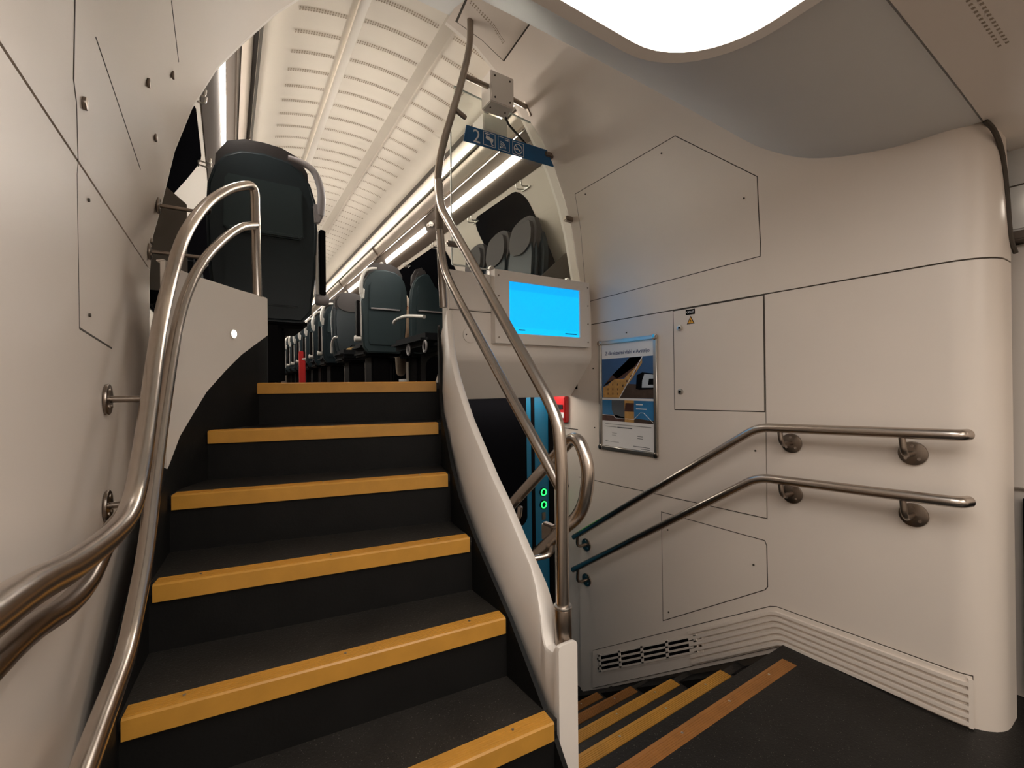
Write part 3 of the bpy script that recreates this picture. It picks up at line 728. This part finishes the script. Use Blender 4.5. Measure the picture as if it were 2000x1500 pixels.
# ================================================================== LOWER DECK: DOOR, SIDE PANEL
bd = empty('gangway_door', (1.5, 2.42, -.87), 'blue sliding door with black window and two glowing green buttons', 'door')
MB().box((1.0, 2.40, -.875), (1.85, 2.44, .978), .004).build('leaf', BLUE, bd)
MB().prism([(x, 2.399, z) for x, z in rr(.95, .12, 1.635, 1.2, .06)], (0, -.006, 0)).build('window_pane', WINB, bd)
MB().box((1.675, 2.394, -.8), (1.70, 2.40, .97)).build('seal', BLACK, bd)
MB().box((1.815, 2.385, -.87), (1.85, 2.40, .97)).build('seal', BLACK, bd)
for z in (.315, .232):
    b0 = MB().cyl((1.768, 2.40, z), (1.768, 2.392, z), .030, 28, .002).build('button', BLACK, bd)
    MB().tube([(1.768+.020*math.cos(a*math.pi/12), 2.391, z+.020*math.sin(a*math.pi/12)) for a in range(25)], .0045, 8).build('light_ring', L_GRN, b0)
MB().box((1.755, 2.395, .13), (1.785, 2.40, .18), .002).build('key_switch', STEELD, bd)
slp = tag(MB().box((1.855, 2.14, -.9), (1.90, 2.42, 1.0)).build('wall_lower', WALL), kind='structure')
MB().box((1.8535, 2.14, .744), (1.856, 2.40, .749)).build('joint', SEAM, slp)
fx = empty('extinguisher_cabinet', (1.85, 2.27, .77), 'small red cabinet with pale label seen past the post', 'cabinet')
MB().box((1.82, 2.225, .785), (1.855, 2.36, .955), .006).build('housing', RED, fx)
MB().box((1.816, 2.235, .815), (1.82, 2.275, .85), .001).build('label_plate', WHITEP, fx)
MB().box((1.816, 2.245, .87), (1.82, 2.35, .90), .001).build('window_pane', LEATD, fx)
MB().box((1.852, 2.235, .63), (1.855, 2.30, .70)).build('x', GREEN); bpy.data.objects['x'].name = 'exit_sticker'
tag(bpy.data.objects['exit_sticker'], 'small green sticker below the red cabinet', 'sticker')
kb = empty('key_lock', (1.85, 2.27, .38), 'round black lock on the side panel below the green sticker', 'lock')
MB().cyl((1.855, 2.26, .375), (1.84, 2.26, .375), .026, 8, .003).build('plate', BLACK, kb)
MB().cyl((1.84, 2.26, .375), (1.832, 2.26, .375), .012, 16, .002).build('core', ALU, kb)
ll = empty('lower_fill_lamp', (1.45, 2.3, .96), 'unseen warm strip lamp added under the upper deck floor', 'lamp')  # added out of sight above the lip to light the blue door
MB().box((1.1, 2.26, .968), (1.8, 2.33, .983), .002).build('diffuser', L_LOW, ll)

# ================================================================== DOORS / STICKERS / POSTER ON THE RIGHT WALL
ed = empty('cabinet_door', WR(1.2, .9), 'flush cream electrical cabinet door with two round locks', 'cabinet door')
dp = [(1.412, 1.383), (.9795, 1.384), (.9795, .913), (1.409, .904)]
skin(outset(dp, .0045), WR, T+.0004, T-.001).build('joint', SEAM, ed)
skin(dp, WR, T+.0015, T-.001).build('leaf', WALL, ed)
for z in (1.297, .990):
    o = MB().cyl(WR(1.374, z, T), WR(1.374, z, T+.010), .0135, 24, .002).build('lock', ALU, ed)
    MB().cyl(WR(1.374, z, T+.009), WR(1.374, z, T+.0108), .006, 14).build('keyhole', BLACK, o)
lb = empty('number_plate', WR(1.317, 1.365), 'tiny black label plate at the top of the cabinet door', 'label')
MB().box((1.8424, 1.293, 1.354), (1.8438, 1.342, 1.379)).build('plate', BLACK, lb)
RW = Matrix.Rotation(-math.pi/2, 4, 'Z') @ Matrix.Rotation(math.pi/2, 4, 'X')   # text facing -x
textobj('lettering', 'OPR.07', .013, WHITEP, lb, Matrix.Translation((1.8420, 1.337, 1.362)) @ RW, fit=.038)
wt = empty('warning_triangle', WR(1.315, 1.322), 'yellow triangular high voltage sticker on the cabinet door', 'sticker')
MB().prism([(1.8434, 1.337, 1.310), (1.8434, 1.295, 1.310), (1.8434, 1.316, 1.348)], (-.0006, 0, 0)).build('border', BLACK, wt)
MB().prism([(1.8427, 1.331, 1.3135), (1.8427, 1.301, 1.3135), (1.8427, 1.316, 1.341)], (-.0005, 0, 0)).build('field', YEL, wt)
MB().prism([(1.8422, 1.318, 1.335), (1.8422, 1.319, 1.323), (1.8422, 1.315, 1.324), (1.8422, 1.316, 1.315), (1.8422, 1.312, 1.327), (1.8422, 1.316, 1.326)], (-.0005, 0, 0)).build('bolt', BLACK, wt)

po = empty('poster', WR(1.72, .66), 'poster about trains to Austria in a silver snap frame', 'poster')
PY0, PY1, PZ0, PZ1 = 1.507, 1.932, .652, 1.280   # y high = left in view
xs = 1.8445
m = MB(); w_ = .025
for lo2, hi2 in (((PY0, PZ0), (PY1, PZ0+w_)), ((PY0, PZ1-w_), (PY1, PZ1)), ((PY0, PZ0), (PY0+w_, PZ1)), ((PY1-w_, PZ0), (PY1, PZ1))):
    m = MB(); m.box((xs-.014, lo2[0], lo2[1]), (xs+.001, hi2[0], hi2[1]), .005, seg=3); m.build('frame_bar', ALU, po)
for yy in (PY0+.012, PY1-.012):
    for z in (PZ0+.012, PZ1-.012): MB().cyl((xs-.004, yy, z), (xs-.017, yy, z), .016, 20, .004).build('corner_cap', STEEL, po)
PW = mat('poster paper', (.80, .78, .76), .35)
pr = MB().box((xs-.004, PY0+.02, PZ0+.02), (xs-.002, PY1-.02, PZ1-.02)).build('sheet', PW, po)
iy0, iy1 = PY0+.026, PY1-.026; wy = iy1-iy0
def pp(u_, v_, k=0): return (xs-.0046-.0003*k, iy1-u_*wy, PZ0+.024+v_*(PZ1-PZ0-.048))
def patch(name, pts, m, k=0): 
    return MB().prism([pp(a, b, k) for a, b in pts], (-.0002, 0, 0)).build(name, m, pr, smooth=False)
SKYB = mat('print sky blue', (.035, .11, .25), .35, noise=.2, nscale=6); SKYL = mat('print light blue', (.04, .20, .42), .35, noise=.35, nscale=9)
ROOF = mat('print roof brown', (.09, .04, .03), .35, noise=.5, nscale=50); FACA = mat('print ochre facade', (.55, .30, .09), .35, noise=.35, nscale=40)
GRND = mat('print dark ground', (.07, .045, .035), .35, noise=.5, nscale=30); TRN = mat('print pale train', (.50, .55, .60), .35); INK = mat('print navy', (.02, .05, .16), .4)
GRY = mat('print grey', (.10, .11, .12), .4); PGREY = mat('print text grey', (.35, .34, .33), .5)
patch('photo_sky', [(.0, .475), (1, .475), (1, .86), (0, .86)], SKYB, 0)
patch('photo_ground', [(.36, .478), (1, .478), (1, .60), (.50, .61)], GRND, 1)
patch('photo_facade', [(.02, .478), (.36, .478), (.80, .80), (.80, .845), (.46, .66), (.25, .655), (.12, .60), (.02, .58)], FACA, 1)
patch('photo_roof', [(.01, .58), (.22, .70), (.32, .66), (.66, .77), (.80, .858), (.58, .858), (.30, .705), (.28, .66), (.12, .63)], ROOF, 2)
patch('photo_roof', [(.28, .655), (.46, .67), (.76, .80), (.80, .858), (.56, .858)], ROOF, 2)
patch('photo_line', [(.355, .478), (.37, .478), (.815, .858), (.80, .858)], WHITEP, 3)
patch('photo_train_nose', [(.68, .565), (.74, .555), (.98, .56), (1, .57), (1, .70), (.80, .715), (.70, .69)], BLACK, 2)
patch('photo_train', [(.79, .575), (1, .575), (1, .69), (.84, .70), (.80, .64)], TRN, 3)
patch('photo_train_window', [(.90, .60), (1, .60), (1, .655), (.92, .655)], BLACK, 4)
for i in range(3):
    for j in range(3): patch('photo_window', [(.12+i*.10, .505+j*.045), (.135+i*.10, .505+j*.045), (.135+i*.10, .525+j*.045), (.12+i*.10, .525+j*.045)], ROOF, 3)
for i in range(4): patch('photo_window', [(.42+i*.08, .58+i*.045), (.445+i*.08, .585+i*.045), (.445+i*.08, .605+i*.045), (.42+i*.08, .60+i*.045)], ROOF, 3)
patch('photo_strip', [(0, .25), (.46, .25), (.46, .455), (0, .455)], SKYL, 0)
patch('photo_strip_ground', [(0, .25), (.46, .25), (.46, .29), (.30, .31), (0, .31)], ROOF, 1)
patch('photo_strip_dark', [(.20, .36), (.27, .28), (.46, .28), (.46, .455), (.20, .455)], GRY, 1)
patch('photo_tower', [(.46, .25), (.64, .25), (.64, .455), (.46, .455)], FACA, 1)
patch('photo_tower_roof', [(.46, .35), (.64, .35), (.64, .43), (.48, .43)], ROOF, 2)
patch('photo_strip', [(.64, .25), (1, .25), (1, .455), (.64, .455)], SKYL, 0)
patch('photo_strip_ground', [(.64, .25), (1, .25), (1, .28), (.64, .29)], GRND, 1)
m = MB(); m.tube([pp(a, b, 4) for a, b in ((0, .305), (.24, .305), (.29, .28), (.64, .28), (.76, .345), (.82, .345), (.99, .26))], .0014, 6)
m.build('photo_line', WHITEP, pr)
patch('caption_line', [(.68, .415), (.80, .415), (.80, .425), (.68, .425)], WHITEP, 2); patch('caption_line', [(.68, .375), (.87, .375), (.87, .385), (.68, .385)], WHITEP, 2)
patch('text_line', [(.06, .215), (.95, .215), (.95, .222), (.06, .222)], PGREY, 1); patch('text_line', [(.06, .190), (.30, .190), (.30, .196), (.06, .196)], PGREY, 1)
patch('text_line', [(.31, .188), (.60, .188), (.60, .197), (.31, .197)], GRY, 1)
for a, b, c in ((.20, .30, .13), (.20, .28, .11), (.70, .80, .125), (.70, .80, .105), (.06, .12, .045), (.14, .34, .045), (.62, .92, .030), (.76, .92, .012)):
    patch('text_line', [(a, c), (b, c), (b, c+.005), (a, c+.005)], GRY if a > .6 or a < .1 else PGREY, 1)
textobj('title', 'Z direktnimi vlaki v Avstrijo', .030, INK, pr, Matrix.Translation(pp(.07, .895, 1)) @ RW, fit=wy*.86)

# ================================================================== SALOON FITTINGS
def side(sgn):
    g = (lambda x: x) if sgn > 0 else (lambda x: 1.6-x)
    nm = 'right' if sgn > 0 else 'left'
    rk = empty('luggage_rack', (g(1.5), 2.3, 2.4), 'long glass and aluminium luggage rack along the %s side of the ceiling' % nm, 'luggage rack')
    ya, yz = Y0+.03, 16
    S = lambda name, pts, m, t=.006, a=ya, b=yz: MB().sheet([[(g(x), y, z) for x, z in pts] for y in (a, b)], (0, 0, 1), t).build(name, m, rk)
    S('cove_panel', [(1.452, 2.815), (1.50, 2.775), (1.545, 2.755)], SCEIL)
    S('back_panel', [(1.545, 2.755), (1.60, 2.70), (1.66, 2.56)], RACKM)
    S('ceiling_trim', [(1.436, 2.826), (1.452, 2.806)], SEAM, .012)
    bx = lambda n_, x0, z0, x1, z1, m_, bv=0: MB().box((min(g(x0), g(x1)), ya, z0), (max(g(x0), g(x1)), yz, z1), bv).build(n_, m_, rk)
    bx('cove_light', 1.506, 2.750, 1.516, 2.760, L_COVE)
    bx('front_rail', 1.464, 2.688, 1.484, 2.712, ALU, .005)
    S('shelf', [(1.482, 2.692), (1.510, 2.655), (1.536, 2.622)], RACKM, .005)
    bx('middle_rail', 1.534, 2.592, 1.552, 2.622, STEELD, .005)
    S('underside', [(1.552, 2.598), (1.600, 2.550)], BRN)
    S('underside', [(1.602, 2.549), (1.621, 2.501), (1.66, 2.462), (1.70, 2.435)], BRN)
    y = 3.45
    while y < 15:
        MB().prism([(g(1.458), y-.012, 2.70), (g(1.545), y-.012, 2.59), (g(1.55), y-.012, 2.60), (g(1.468), y-.012, 2.712)], (0, .024, 0), .002).build('bracket', STEELD, rk); y += 1.95
    # strip lamps under the rack: every one a thing
    segs = [(2.38, 3.74), (4.02, 5.30), (5.85, 7.25), (7.6, 9.0), (9.3, 10.7), (11.0, 12.4)]
    wrd = ['nearest', 'second', 'third', 'fourth', 'fifth', 'farthest']
    xs_ = (g(1.578), g(1.642))
    for i, (a, b) in enumerate(segs):
        o = empty('strip_light', (g(1.6), a, 2.48), 'glowing strip light under the %s rack, %s from the stairs' % (nm, wrd[i]), 'light', 'strip lights under the racks')
        q4 = [(1.5985, 2.548), (1.6165, 2.502), (1.6185, 2.503), (1.6005, 2.549)]
        MB().prism([(g(x), a, z) for x, z in q4], (0, b-a, 0)).build('diffuser', L_STRIP, o)
        MB().prism([(g(x+(-.002 if i2 in (0, 1) else 0)), a-.014, z) for i2, (x, z) in enumerate(q4)], (0, .013, 0)).build('end_cap', ALU, o)
        fxo = empty('rack_fixture', (g(1.5), b+.1, 2.47), 'small pale fixture between strip lights under the %s rack, %s from the stairs' % (nm, wrd[i]), 'fixture', 'fixtures between the strip lights')
        MB().box((g(1.595)-.03, b+.09, 2.500), (g(1.595)+.022, b+.17, 2.542), .012, seg=3).build('housing', PARA, fxo)
    # coat hooks
    hy = [2.52, 3.25, 4.05, 4.85, 5.7]
    for i, y in enumerate(hy):
        o = empty('coat_hook', (g(1.70), y, 2.40), 'small double metal coat hook on the %s wall, %s from the stairs' % (nm, wrd[i]), 'hook', 'coat hooks below the racks')
        for d in (-.03, .03):
            MB().tube(fillet([(g(1.74), y+d, 2.385), (g(1.68), y+d, 2.375), (g(1.675), y+d, 2.41)], .02), .005, 8).build('prong', ALU, o)
        MB().box((g(1.74)-.004, y-.045, 2.375), (g(1.74)+.004, y+.045, 2.395)).build('plate', ALU, o)
    # windows on the curved side
    def Wp(y, z, off):
        zs = [b for a, b in body_r][::-1]; xs2 = [a for a, b in body_r][::-1]
        x = interp(z, zs, xs2); return Vector((g(x-off), y, z-off*.3))
    zsu = [1.88, 2.09, 2.33]
    def wpatch(pts, o1, o0):
        b = bmesh.new(); b.faces.new([b.verts.new((p[0], p[1], 0)) for p in pts])
        for z in zsu: bmesh.ops.bisect_plane(b, geom=list(b.verts)+list(b.edges)+list(b.faces), plane_co=(0, z, 0), plane_no=(0, 1, 0))
        ex = bmesh.ops.extrude_face_region(b, geom=list(b.faces)); ns = set(q for q in ex['geom'] if isinstance(q, bmesh.types.BMVert))
        for v in b.verts: v.co = Wp(v.co.x, v.co.y, o1 if v in ns else o0)
        q = MB(); q.join(b); return q
    wins = [(2.56, 3.30), (3.95, 5.35), (5.75, 7.15), (7.55, 8.95), (9.35, 10.75)]
    for i, (a, b) in enumerate(wins):
        pts = rr(a, 1.64, b, 2.405, .11, 5)
        o = wpatch(pts, .006, 0.001).build('window_%d' % (i+1+(0 if sgn > 0 else 5)), WINB); o['kind'] = 'structure'
    return g
gR = side(1); gL = side(-1)

# small smoked partition wings beside the portal
def wing(pts, lab):
    o = tag(MB().prism(pts, (0, .008, 0), .002).build('partition_wing', PARTG), lab, 'partition', None)
wing([(1.72, 2.35, 1.73), (1.95, 2.35, 1.93), (2.02, 2.35, 1.93), (2.02, 2.35, 1.6), (1.72, 2.35, 1.6)], 'smoked wedge-shaped partition behind the glass at the right of the arch')
wing([(-.40, 2.40, 1.98), (-.225, 2.40, 1.905), (-.145, 2.40, 1.835), (-.145, 2.40, 1.45), (-.40, 2.40, 1.45)], 'smoked wedge-shaped partition at the left of the arch')

# ---- seats
def outline(sc_=1., grow=0., top=1.20, zb_=.34):
    P = [(.17, zb_), (.215, zb_+.06), (.232, .60), (.240, .85), (.232, 1.0), (.205, 1.09), (.165, 1.15), (.10, top-.012), (0, top)]
    P = [((x+grow)*sc_, z+(grow if z > 1 else 0)) for x, z in P]
    return P + [(-x, z) for x, z in P[::-1][1:]]
LEAN = .10
def ly(z): return -LEAN*max(0, z-.42)      # leaning back towards -y
def slab(pts, y0, y1, bev=.012, seg=3, inset=0):
    m = MB(); b = bmesh.new(); fcs = [b.verts.new((x, y0, z)) for x, z in pts]; fc = b.faces.new(fcs)
    ex = bmesh.ops.extrude_face_region(b, geom=[fc]); vs = [q for q in ex['geom'] if isinstance(q, bmesh.types.BMVert)]
    for v in vs: v.co.y = y1
    bmesh.ops.recalc_face_normals(b, faces=b.faces)
    if bev: bmesh.ops.bevel(b, geom=[e for e in b.edges if abs(e.verts[0].co.y-e.verts[1].co.y) < 1e-5], offset=bev, segments=seg, affect='EDGES')
    for v in b.verts: v.co.y += ly(v.co.z)
    m.join(b); return m
def make_seat(front_grey=True, shell=TEAL):
    """seat at origin facing +y; z=0 is the floor"""
    t = empty('train_seat', (0, 0, 0))
    slab(outline(1, 0), -.02, .045, .014).build('shell', shell, t, angle=60)
    # recessed tray table and pocket on the rear
    tp = [(.155, .78), (.172, .80), (.165, 1.03), (.15, 1.055), (-.15, 1.055), (-.165, 1.03), (-.172, .80), (-.155, .78)]
    tr = slab(tp, -.040, -.016, .006, 2).build('tray_table', TEALL, t, angle=60)
    slab([(.15, .785), (.15, .800), (-.15, .800), (-.15, .785)], -.046, -.036, .002, 1).build('latch', GREYP if shell is TEALL else TEALL, tr)
    pk = [(.15, .42), (.172, .46), (.176, .76), (-.176, .76), (-.172, .46), (-.15, .42)]
    slab(pk, -.034, -.016, .006, 2).build('pocket', shell, t, angle=60)
    # backrest and headrest cushions
    slab(outline(.93, -.004, 1.13, .42), .045, .115, .03, 4).build('backrest', FAB if front_grey is False else TEAL, t, angle=60)
    hp_ = [(.17, 1.02), (.10, .985), (0, .97), (-.10, .985), (-.17, 1.02), (-.205, 1.08), (-.20, 1.17), (-.155, 1.245), (-.08, 1.275), (0, 1.28), (.08, 1.275), (.155, 1.245), (.20, 1.17), (.205, 1.08)]
    slab(hp_, .02, .128, .032, 4).build('headrest', LEAT if front_grey else LEATD, t, angle=60)
    # cushion and pedestal
    MB().box((-.225, .03, .36), (.225, .50, .46), .04, seg=4).build('seat_cushion', FAB, t)
    MB().box((-.20, .02, .31), (.20, .47, .37), .02).build('seat_pan', BLACK, t)
    MB().box((-.10, .10, .0), (.10, .40, .32), .02).build('pedestal', BLACK, t)
    return t
def add_handle(t, s, black=True, mt=None):
    """grey grab handle at the top corner and a folded armrest on side s"""
    mt = mt or GREYP
    h = [(s*.10, -.035, 1.195), (s*.16, -.04, 1.185), (s*.215, -.04, 1.155), (s*.245, -.04, 1.09), (s*.255, -.04, 1.02), (s*.25, -.035, .93)]
    h = [(x, y+ly(z), z) for x, y, z in h]
    MB().tube(spline(h, 5), [.014+.006*min(1, i/20) for i in range(26)], 12).build('grab_handle', mt, t)
    MB().prism([(s*.215, -.05+ly(.95), .98), (s*.262, -.05+ly(.95), .99), (s*.262, -.05+ly(.95), .92), (s*.245, -.05+ly(.9), .88), (s*.222, -.05+ly(.9), .88)], (0, .03, 0), .006).build('handle_base', mt, t)
    y0 = -.0
    MB().box((s*.240-.006, y0-.04, .50), (s*.240+.006, y0+.03, .86), .004, Matrix.Rotation(0, 4, 'X')).build('armrest_frame', SILV, t)
    a = MB().box((s*.268-.016, y0-.035, .50), (s*.268+.016, y0+.03, .87), .006).build('armrest', BLACK, t)
    MB().cyl((s*.235, y0, .48), (s*.300, y0, .48), .034, 20, .008).build('armrest_hinge', mt, t)
DECK = 1.043
# first left seat (large, near)
s1 = make_seat(False); add_handle(s1, 1)
s1.location = (.175, 2.80, DECK+.005); s1.scale = (1.1, 1, 1.03)
tag(s1, 'large dark seat seen from behind at the top left of the stairs', 'seat')
# base block for near-left seat
o = MB().box((-.11, 2.70, DECK), (.25, 3.25, 1.37), .02).build('heater_box', BLACK); tag(o, 'black box under the large seat at the head of the stairs', 'box')
# folding side seat between parapet and big seat
fs = empty('folding_seat', (-.2, 3.2, 1.5), 'dark folded side seat between the left partition and the large seat', 'seat')
MB().box((-.30, 2.92, 1.62), (-.12, 3.30, 1.74), .03, seg=3).build('seat_cushion', FAB, fs)
MB().box((-.34, 2.92, 1.45), (-.22, 3.3, 1.66), .02).build('backrest', BLACK, fs)
MB().cyl((-.12, 2.86, 1.56), (-.12, 2.96, 1.56), .045, 22, .012).build('hinge', LEATD, fs)
# right row seen from behind
def kids(o): return [c for c in bpy.data.objects if c.parent == o]
def ctree(o, parent=None):
    c = o.copy(); C.objects.link(c); c.parent = parent
    for ch in kids(o):
        d = ch.copy(); C.objects.link(d); d.parent = c
        for g2 in kids(ch):
            e = g2.copy(); C.objects.link(e); e.parent = d
    return c
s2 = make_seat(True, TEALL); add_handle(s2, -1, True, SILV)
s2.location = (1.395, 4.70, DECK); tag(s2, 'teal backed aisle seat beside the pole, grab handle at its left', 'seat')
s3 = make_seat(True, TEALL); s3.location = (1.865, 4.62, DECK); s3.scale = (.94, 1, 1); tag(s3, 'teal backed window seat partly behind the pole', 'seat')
words = ['first', 'second', 'third', 'fourth', 'fifth', 'sixth', 'seventh', 'eighth']
for i, y in enumerate((6.95, 7.75, 8.55, 9.35, 10.15, 10.95, 11.75, 12.6)):
    if i == 0: c = s6 = make_seat(False, TEAL); add_handle(s6, -1, True, SILV)
    else: c = ctree(s6)
    c.location = (1.395, y, DECK)
    tag(c, 'dark aisle seat with pale armrest edge, %s behind the seat facing the stairs' % words[i], 'seat', 'seats along the right of the aisle')
# facing seats
s4 = make_seat(True, TEAL); s4.location = (1.42, 6.35, DECK); s4.rotation_euler = (0, 0, math.pi)
tag(s4, 'seat with rounded grey headrest facing the stairs across the aisle', 'seat')
ar = MB().tube(spline([(1.17, 6.30, DECK+.44), (1.165, 6.24, DECK+.56), (1.165, 6.1, DECK+.62), (1.165, 5.94, DECK+.62)], 5), .016, 10).build('armrest', SILV, s4)
bg = empty('hand_bag', (1.42, 5.98, DECK+.41), 'small crumpled ochre bag lying on the facing seat', 'bag')
m = MB(); bmesh.ops.create_icosphere(m.bm, subdivisions=3, radius=1)
for v in m.bm.verts: v.co = Vector((1.40+v.co.x*.11, 6.02+v.co.y*.08, DECK+.452+v.co.z*.055*(1+.2*math.sin(v.co.x*5)*math.cos(v.co.y*4))))
m.build('body', mat('ochre cloth', (.25, .16, .06), .8, noise=.3, nscale=20), bg)
MB().tube([(1.34, 6.0, DECK+.50), (1.37, 6.0, DECK+.53), (1.43, 6.0, DECK+.53), (1.46, 6.0, DECK+.49)], .006, 8).build('strap', BLACK, bg)
s5 = make_seat(True, TEAL); s5.location = (1.86, 6.0, DECK); s5.scale = (.94, 1, 1); s5.rotation_euler = (0, 0, math.pi)
tag(s5, 'window seat in which the person in pale clothes sits', 'seat')
# side bench seats facing the aisle
for i, y in enumerate((2.62, 2.97, 3.34)):
    c = make_seat(True, TEAL) if i == 0 else ctree(c0)
    if i == 0: c0 = c
    c.location = (1.80, y, DECK-.10); c.rotation_euler = (0, 0, math.pi/2); c.scale = (.80, .9, 1.0)
    tag(c, ['side seat facing the aisle, nearest the glass, its grey headrest against the window', 'side seat facing the aisle, second from the glass partition', 'side seat facing the aisle, third, mostly behind the rails'][i], 'seat', 'side seats under the right window')
tb = empty('tip_up_seat', (1.4, 3.9, 1.4), 'dark seat cushion in side view with pale armrest and two ring hinges', 'seat')
MB().box((1.25, 3.22, 1.345), (1.75, 4.02, 1.445), .04, seg=4).build('seat_cushion', FAB, tb)
MB().box((1.52, 3.25, 1.05), (1.75, 3.98, 1.35), .02).build('base', BLACK, tb)
for y in (3.25, 3.62):
    MB().tube([(1.292-.01, y+.032*math.cos(a*math.pi/10), 1.335+.042*math.sin(a*math.pi/10)) for a in range(21)], .009, 8).build('ring_hinge', GREYP, tb)
MB().tube(spline([(1.235, 3.86, 1.585), (1.235, 3.80, 1.605), (1.24, 3.55, 1.605), (1.26, 3.20, 1.555)], 5), .014, 10).build('armrest', SILV, tb)
# red panel
rp_ = empty('red_panel', (1.12, 8.6, DECK), 'upright bright red panel at the aisle edge', 'panel')
MB().box((1.05, 8.52, DECK+.0), (1.15, 8.60, DECK+.62), .01).build('board', RED, rp_)
MB().box((1.045, 8.50, DECK), (1.155, 8.62, DECK+.03), .004).build('foot', BLACK, rp_)

# ---- seated person (mostly hidden by the seats)
def skinned(name, verts, edges, rads, m, parent, root=0):
    me = bpy.data.meshes.new(name); me.from_pydata([Vector(v) for v in verts], edges, []); o = bpy.data.objects.new('tmp', me); C.objects.link(o)
    md = o.modifiers.new('s', 'SKIN'); me.skin_vertices[0].data[root].use_root = True
    for i, q in enumerate(rads):
        me.skin_vertices[0].data[i].radius = (q, q) if not isinstance(q, tuple) else q
        me.skin_vertices[0].data[i].use_root = (i == root)
    sb_ = o.modifiers.new('u', 'SUBSURF'); sb_.levels = 2; sb_.render_levels = 2
    dg = bpy.context.evaluated_depsgraph_get(); m2 = bpy.data.meshes.new_from_object(o.evaluated_get(dg)); bpy.data.objects.remove(o)
    m2.transform(wmat(parent).inverted()); m2.materials.clear(); m2.materials.append(m)
    for p in m2.polygons: p.use_smooth = True
    q = bpy.data.objects.new(name, m2); C.objects.link(q); q.parent = parent; return q
pn = empty('person', (1.84, 5.6, DECK), 'seated person in cream sweater and beige trousers behind the teal seats', 'person')
SK = mat('skin', (.45, .26, .18), .5); SW = mat('cream sweater', (.62, .50, .38), .85, noise=.12, nscale=30, bump=.3, bscale=90); TR = mat('beige trousers', (.42, .33, .25), .85, noise=.15, nscale=25, bump=.3, bscale=60); HR = mat('dark hair', (.03, .018, .012), .7, noise=.3, nscale=80)
bx_, by_, bz_ = 1.86, 5.52, DECK
V = [(0, .10, .52), (0, .08, .70), (0, .04, .90), (0, .03, 1.02), (0, .02, 1.10), (-.17, .03, .97), (-.22, -.04, .76), (-.12, -.22, .66), (.17, .03, .97), (.21, -.04, .76), (.10, -.22, .66),
     (-.09, .08, .50), (-.12, -.34, .52), (-.15, -.42, .10), (.09, .08, .50), (.10, -.34, .52), (.10, -.42, .10)]
V = [(bx_+a, by_+b, bz_+c) for a, b, c in V]
ED = [(0, 1), (1, 2), (2, 3), (3, 4), (2, 5), (5, 6), (6, 7), (2, 8), (8, 9), (9, 10), (0, 11), (11, 12), (12, 13), (0, 14), (14, 15), (15, 16)]
RD = [.13, .12, .12, .055, .05, .05, .04, .03, .05, .04, .03, .09, .065, .035, .09, .065, .035]
skinned('body', V, ED, RD, SK, pn)
skinned('sweater', V[:3]+V[5:7]+[tuple(Vector(V[7])*.9+Vector(V[6])*.1)]+V[8:10]+[tuple(Vector(V[10])*.9+Vector(V[9])*.1)], [(0, 1), (1, 2), (2, 3), (3, 4), (4, 5), (2, 6), (6, 7), (7, 8)], [.15, .145, .145, .072, .056, .045, .072, .056, .045], SW, pn)
skinned('trousers', [V[0]]+V[11:17], [(0, 1), (1, 2), (2, 3), (0, 4), (4, 5), (5, 6)], [.145, .105, .08, .058, .105, .08, .058], TR, pn)
for i in (13, 16):
    b0 = Vector(V[i]); MB().box((b0.x-.045, b0.y-.19, bz_), (b0.x+.045, b0.y+.06, bz_+.07), .03, seg=4).build('shoe', WHITEP, pn)
for i in (7, 10):
    b0 = Vector(V[i])
    vs = [b0, b0+Vector((0, -.06, -.01))]; ed = [(0, 1)]; rd = [.024, (.036, .014)]
    for q in range(4):
        kx = (q-1.5)*.019; n0 = len(vs); vs += [b0+Vector((kx, -.10, -.01)), b0+Vector((kx, -.13-.008*(1-abs(q-1.5)), -.03))]; ed += [(1, n0), (n0, n0+1)]; rd += [.0095, .008]
    n0 = len(vs); vs += [b0+Vector((.035, -.05, .0)), b0+Vector((.045, -.085, -.01))]; ed += [(0, n0), (n0, n0+1)]; rd += [.011, .009]
    skinned('hand', vs, ed, rd, SK, pn)
m = MB(); bmesh.ops.create_uvsphere(m.bm, u_segments=24, v_segments=18, radius=1)
hc = Vector((bx_, by_+.0, bz_+1.20))
for v in m.bm.verts:
    x, y, z = v.co; wz = 1-.25*max(0, -z)
    v.co = hc+Vector((x*.075*wz, y*.095*wz, z*.115))
hd_ = m.build('head', SK, pn)
m = MB(); m.tube([hc+Vector((0, -.088, .02)), hc+Vector((0, -.112, -.025)), hc+Vector((0, -.09, -.035))], [.008, .014, .01], 8); m.build('nose', SK, hd_)
for sx_ in (-.03, .03): MB().cyl(hc+Vector((sx_, -.082, .012)), hc+Vector((sx_, -.092, .012)), .009, 12, .003).build('eye', BLACK, hd_)
MB().box(hc+Vector((-.025, -.092, -.062)), hc+Vector((.025, -.078, -.054)), .003).build('mouth', RED, hd_)
for sx_ in (-1, 1): MB().cyl(hc+Vector((sx_*.070, .01, 0)), hc+Vector((sx_*.084, .015, 0)), .022, 12, .006).build('ear', SK, hd_)
m = MB(); bmesh.ops.create_uvsphere(m.bm, u_segments=24, v_segments=18, radius=1)
for v in m.bm.verts:
    x, y, z = v.co; k = 1.08 if (z > .35 or y > -.1) else .93
    v.co = hc+Vector((x*.075*k, y*.095*k+.004, z*.115*k+.004))
m.build('hair', HR, hd_)
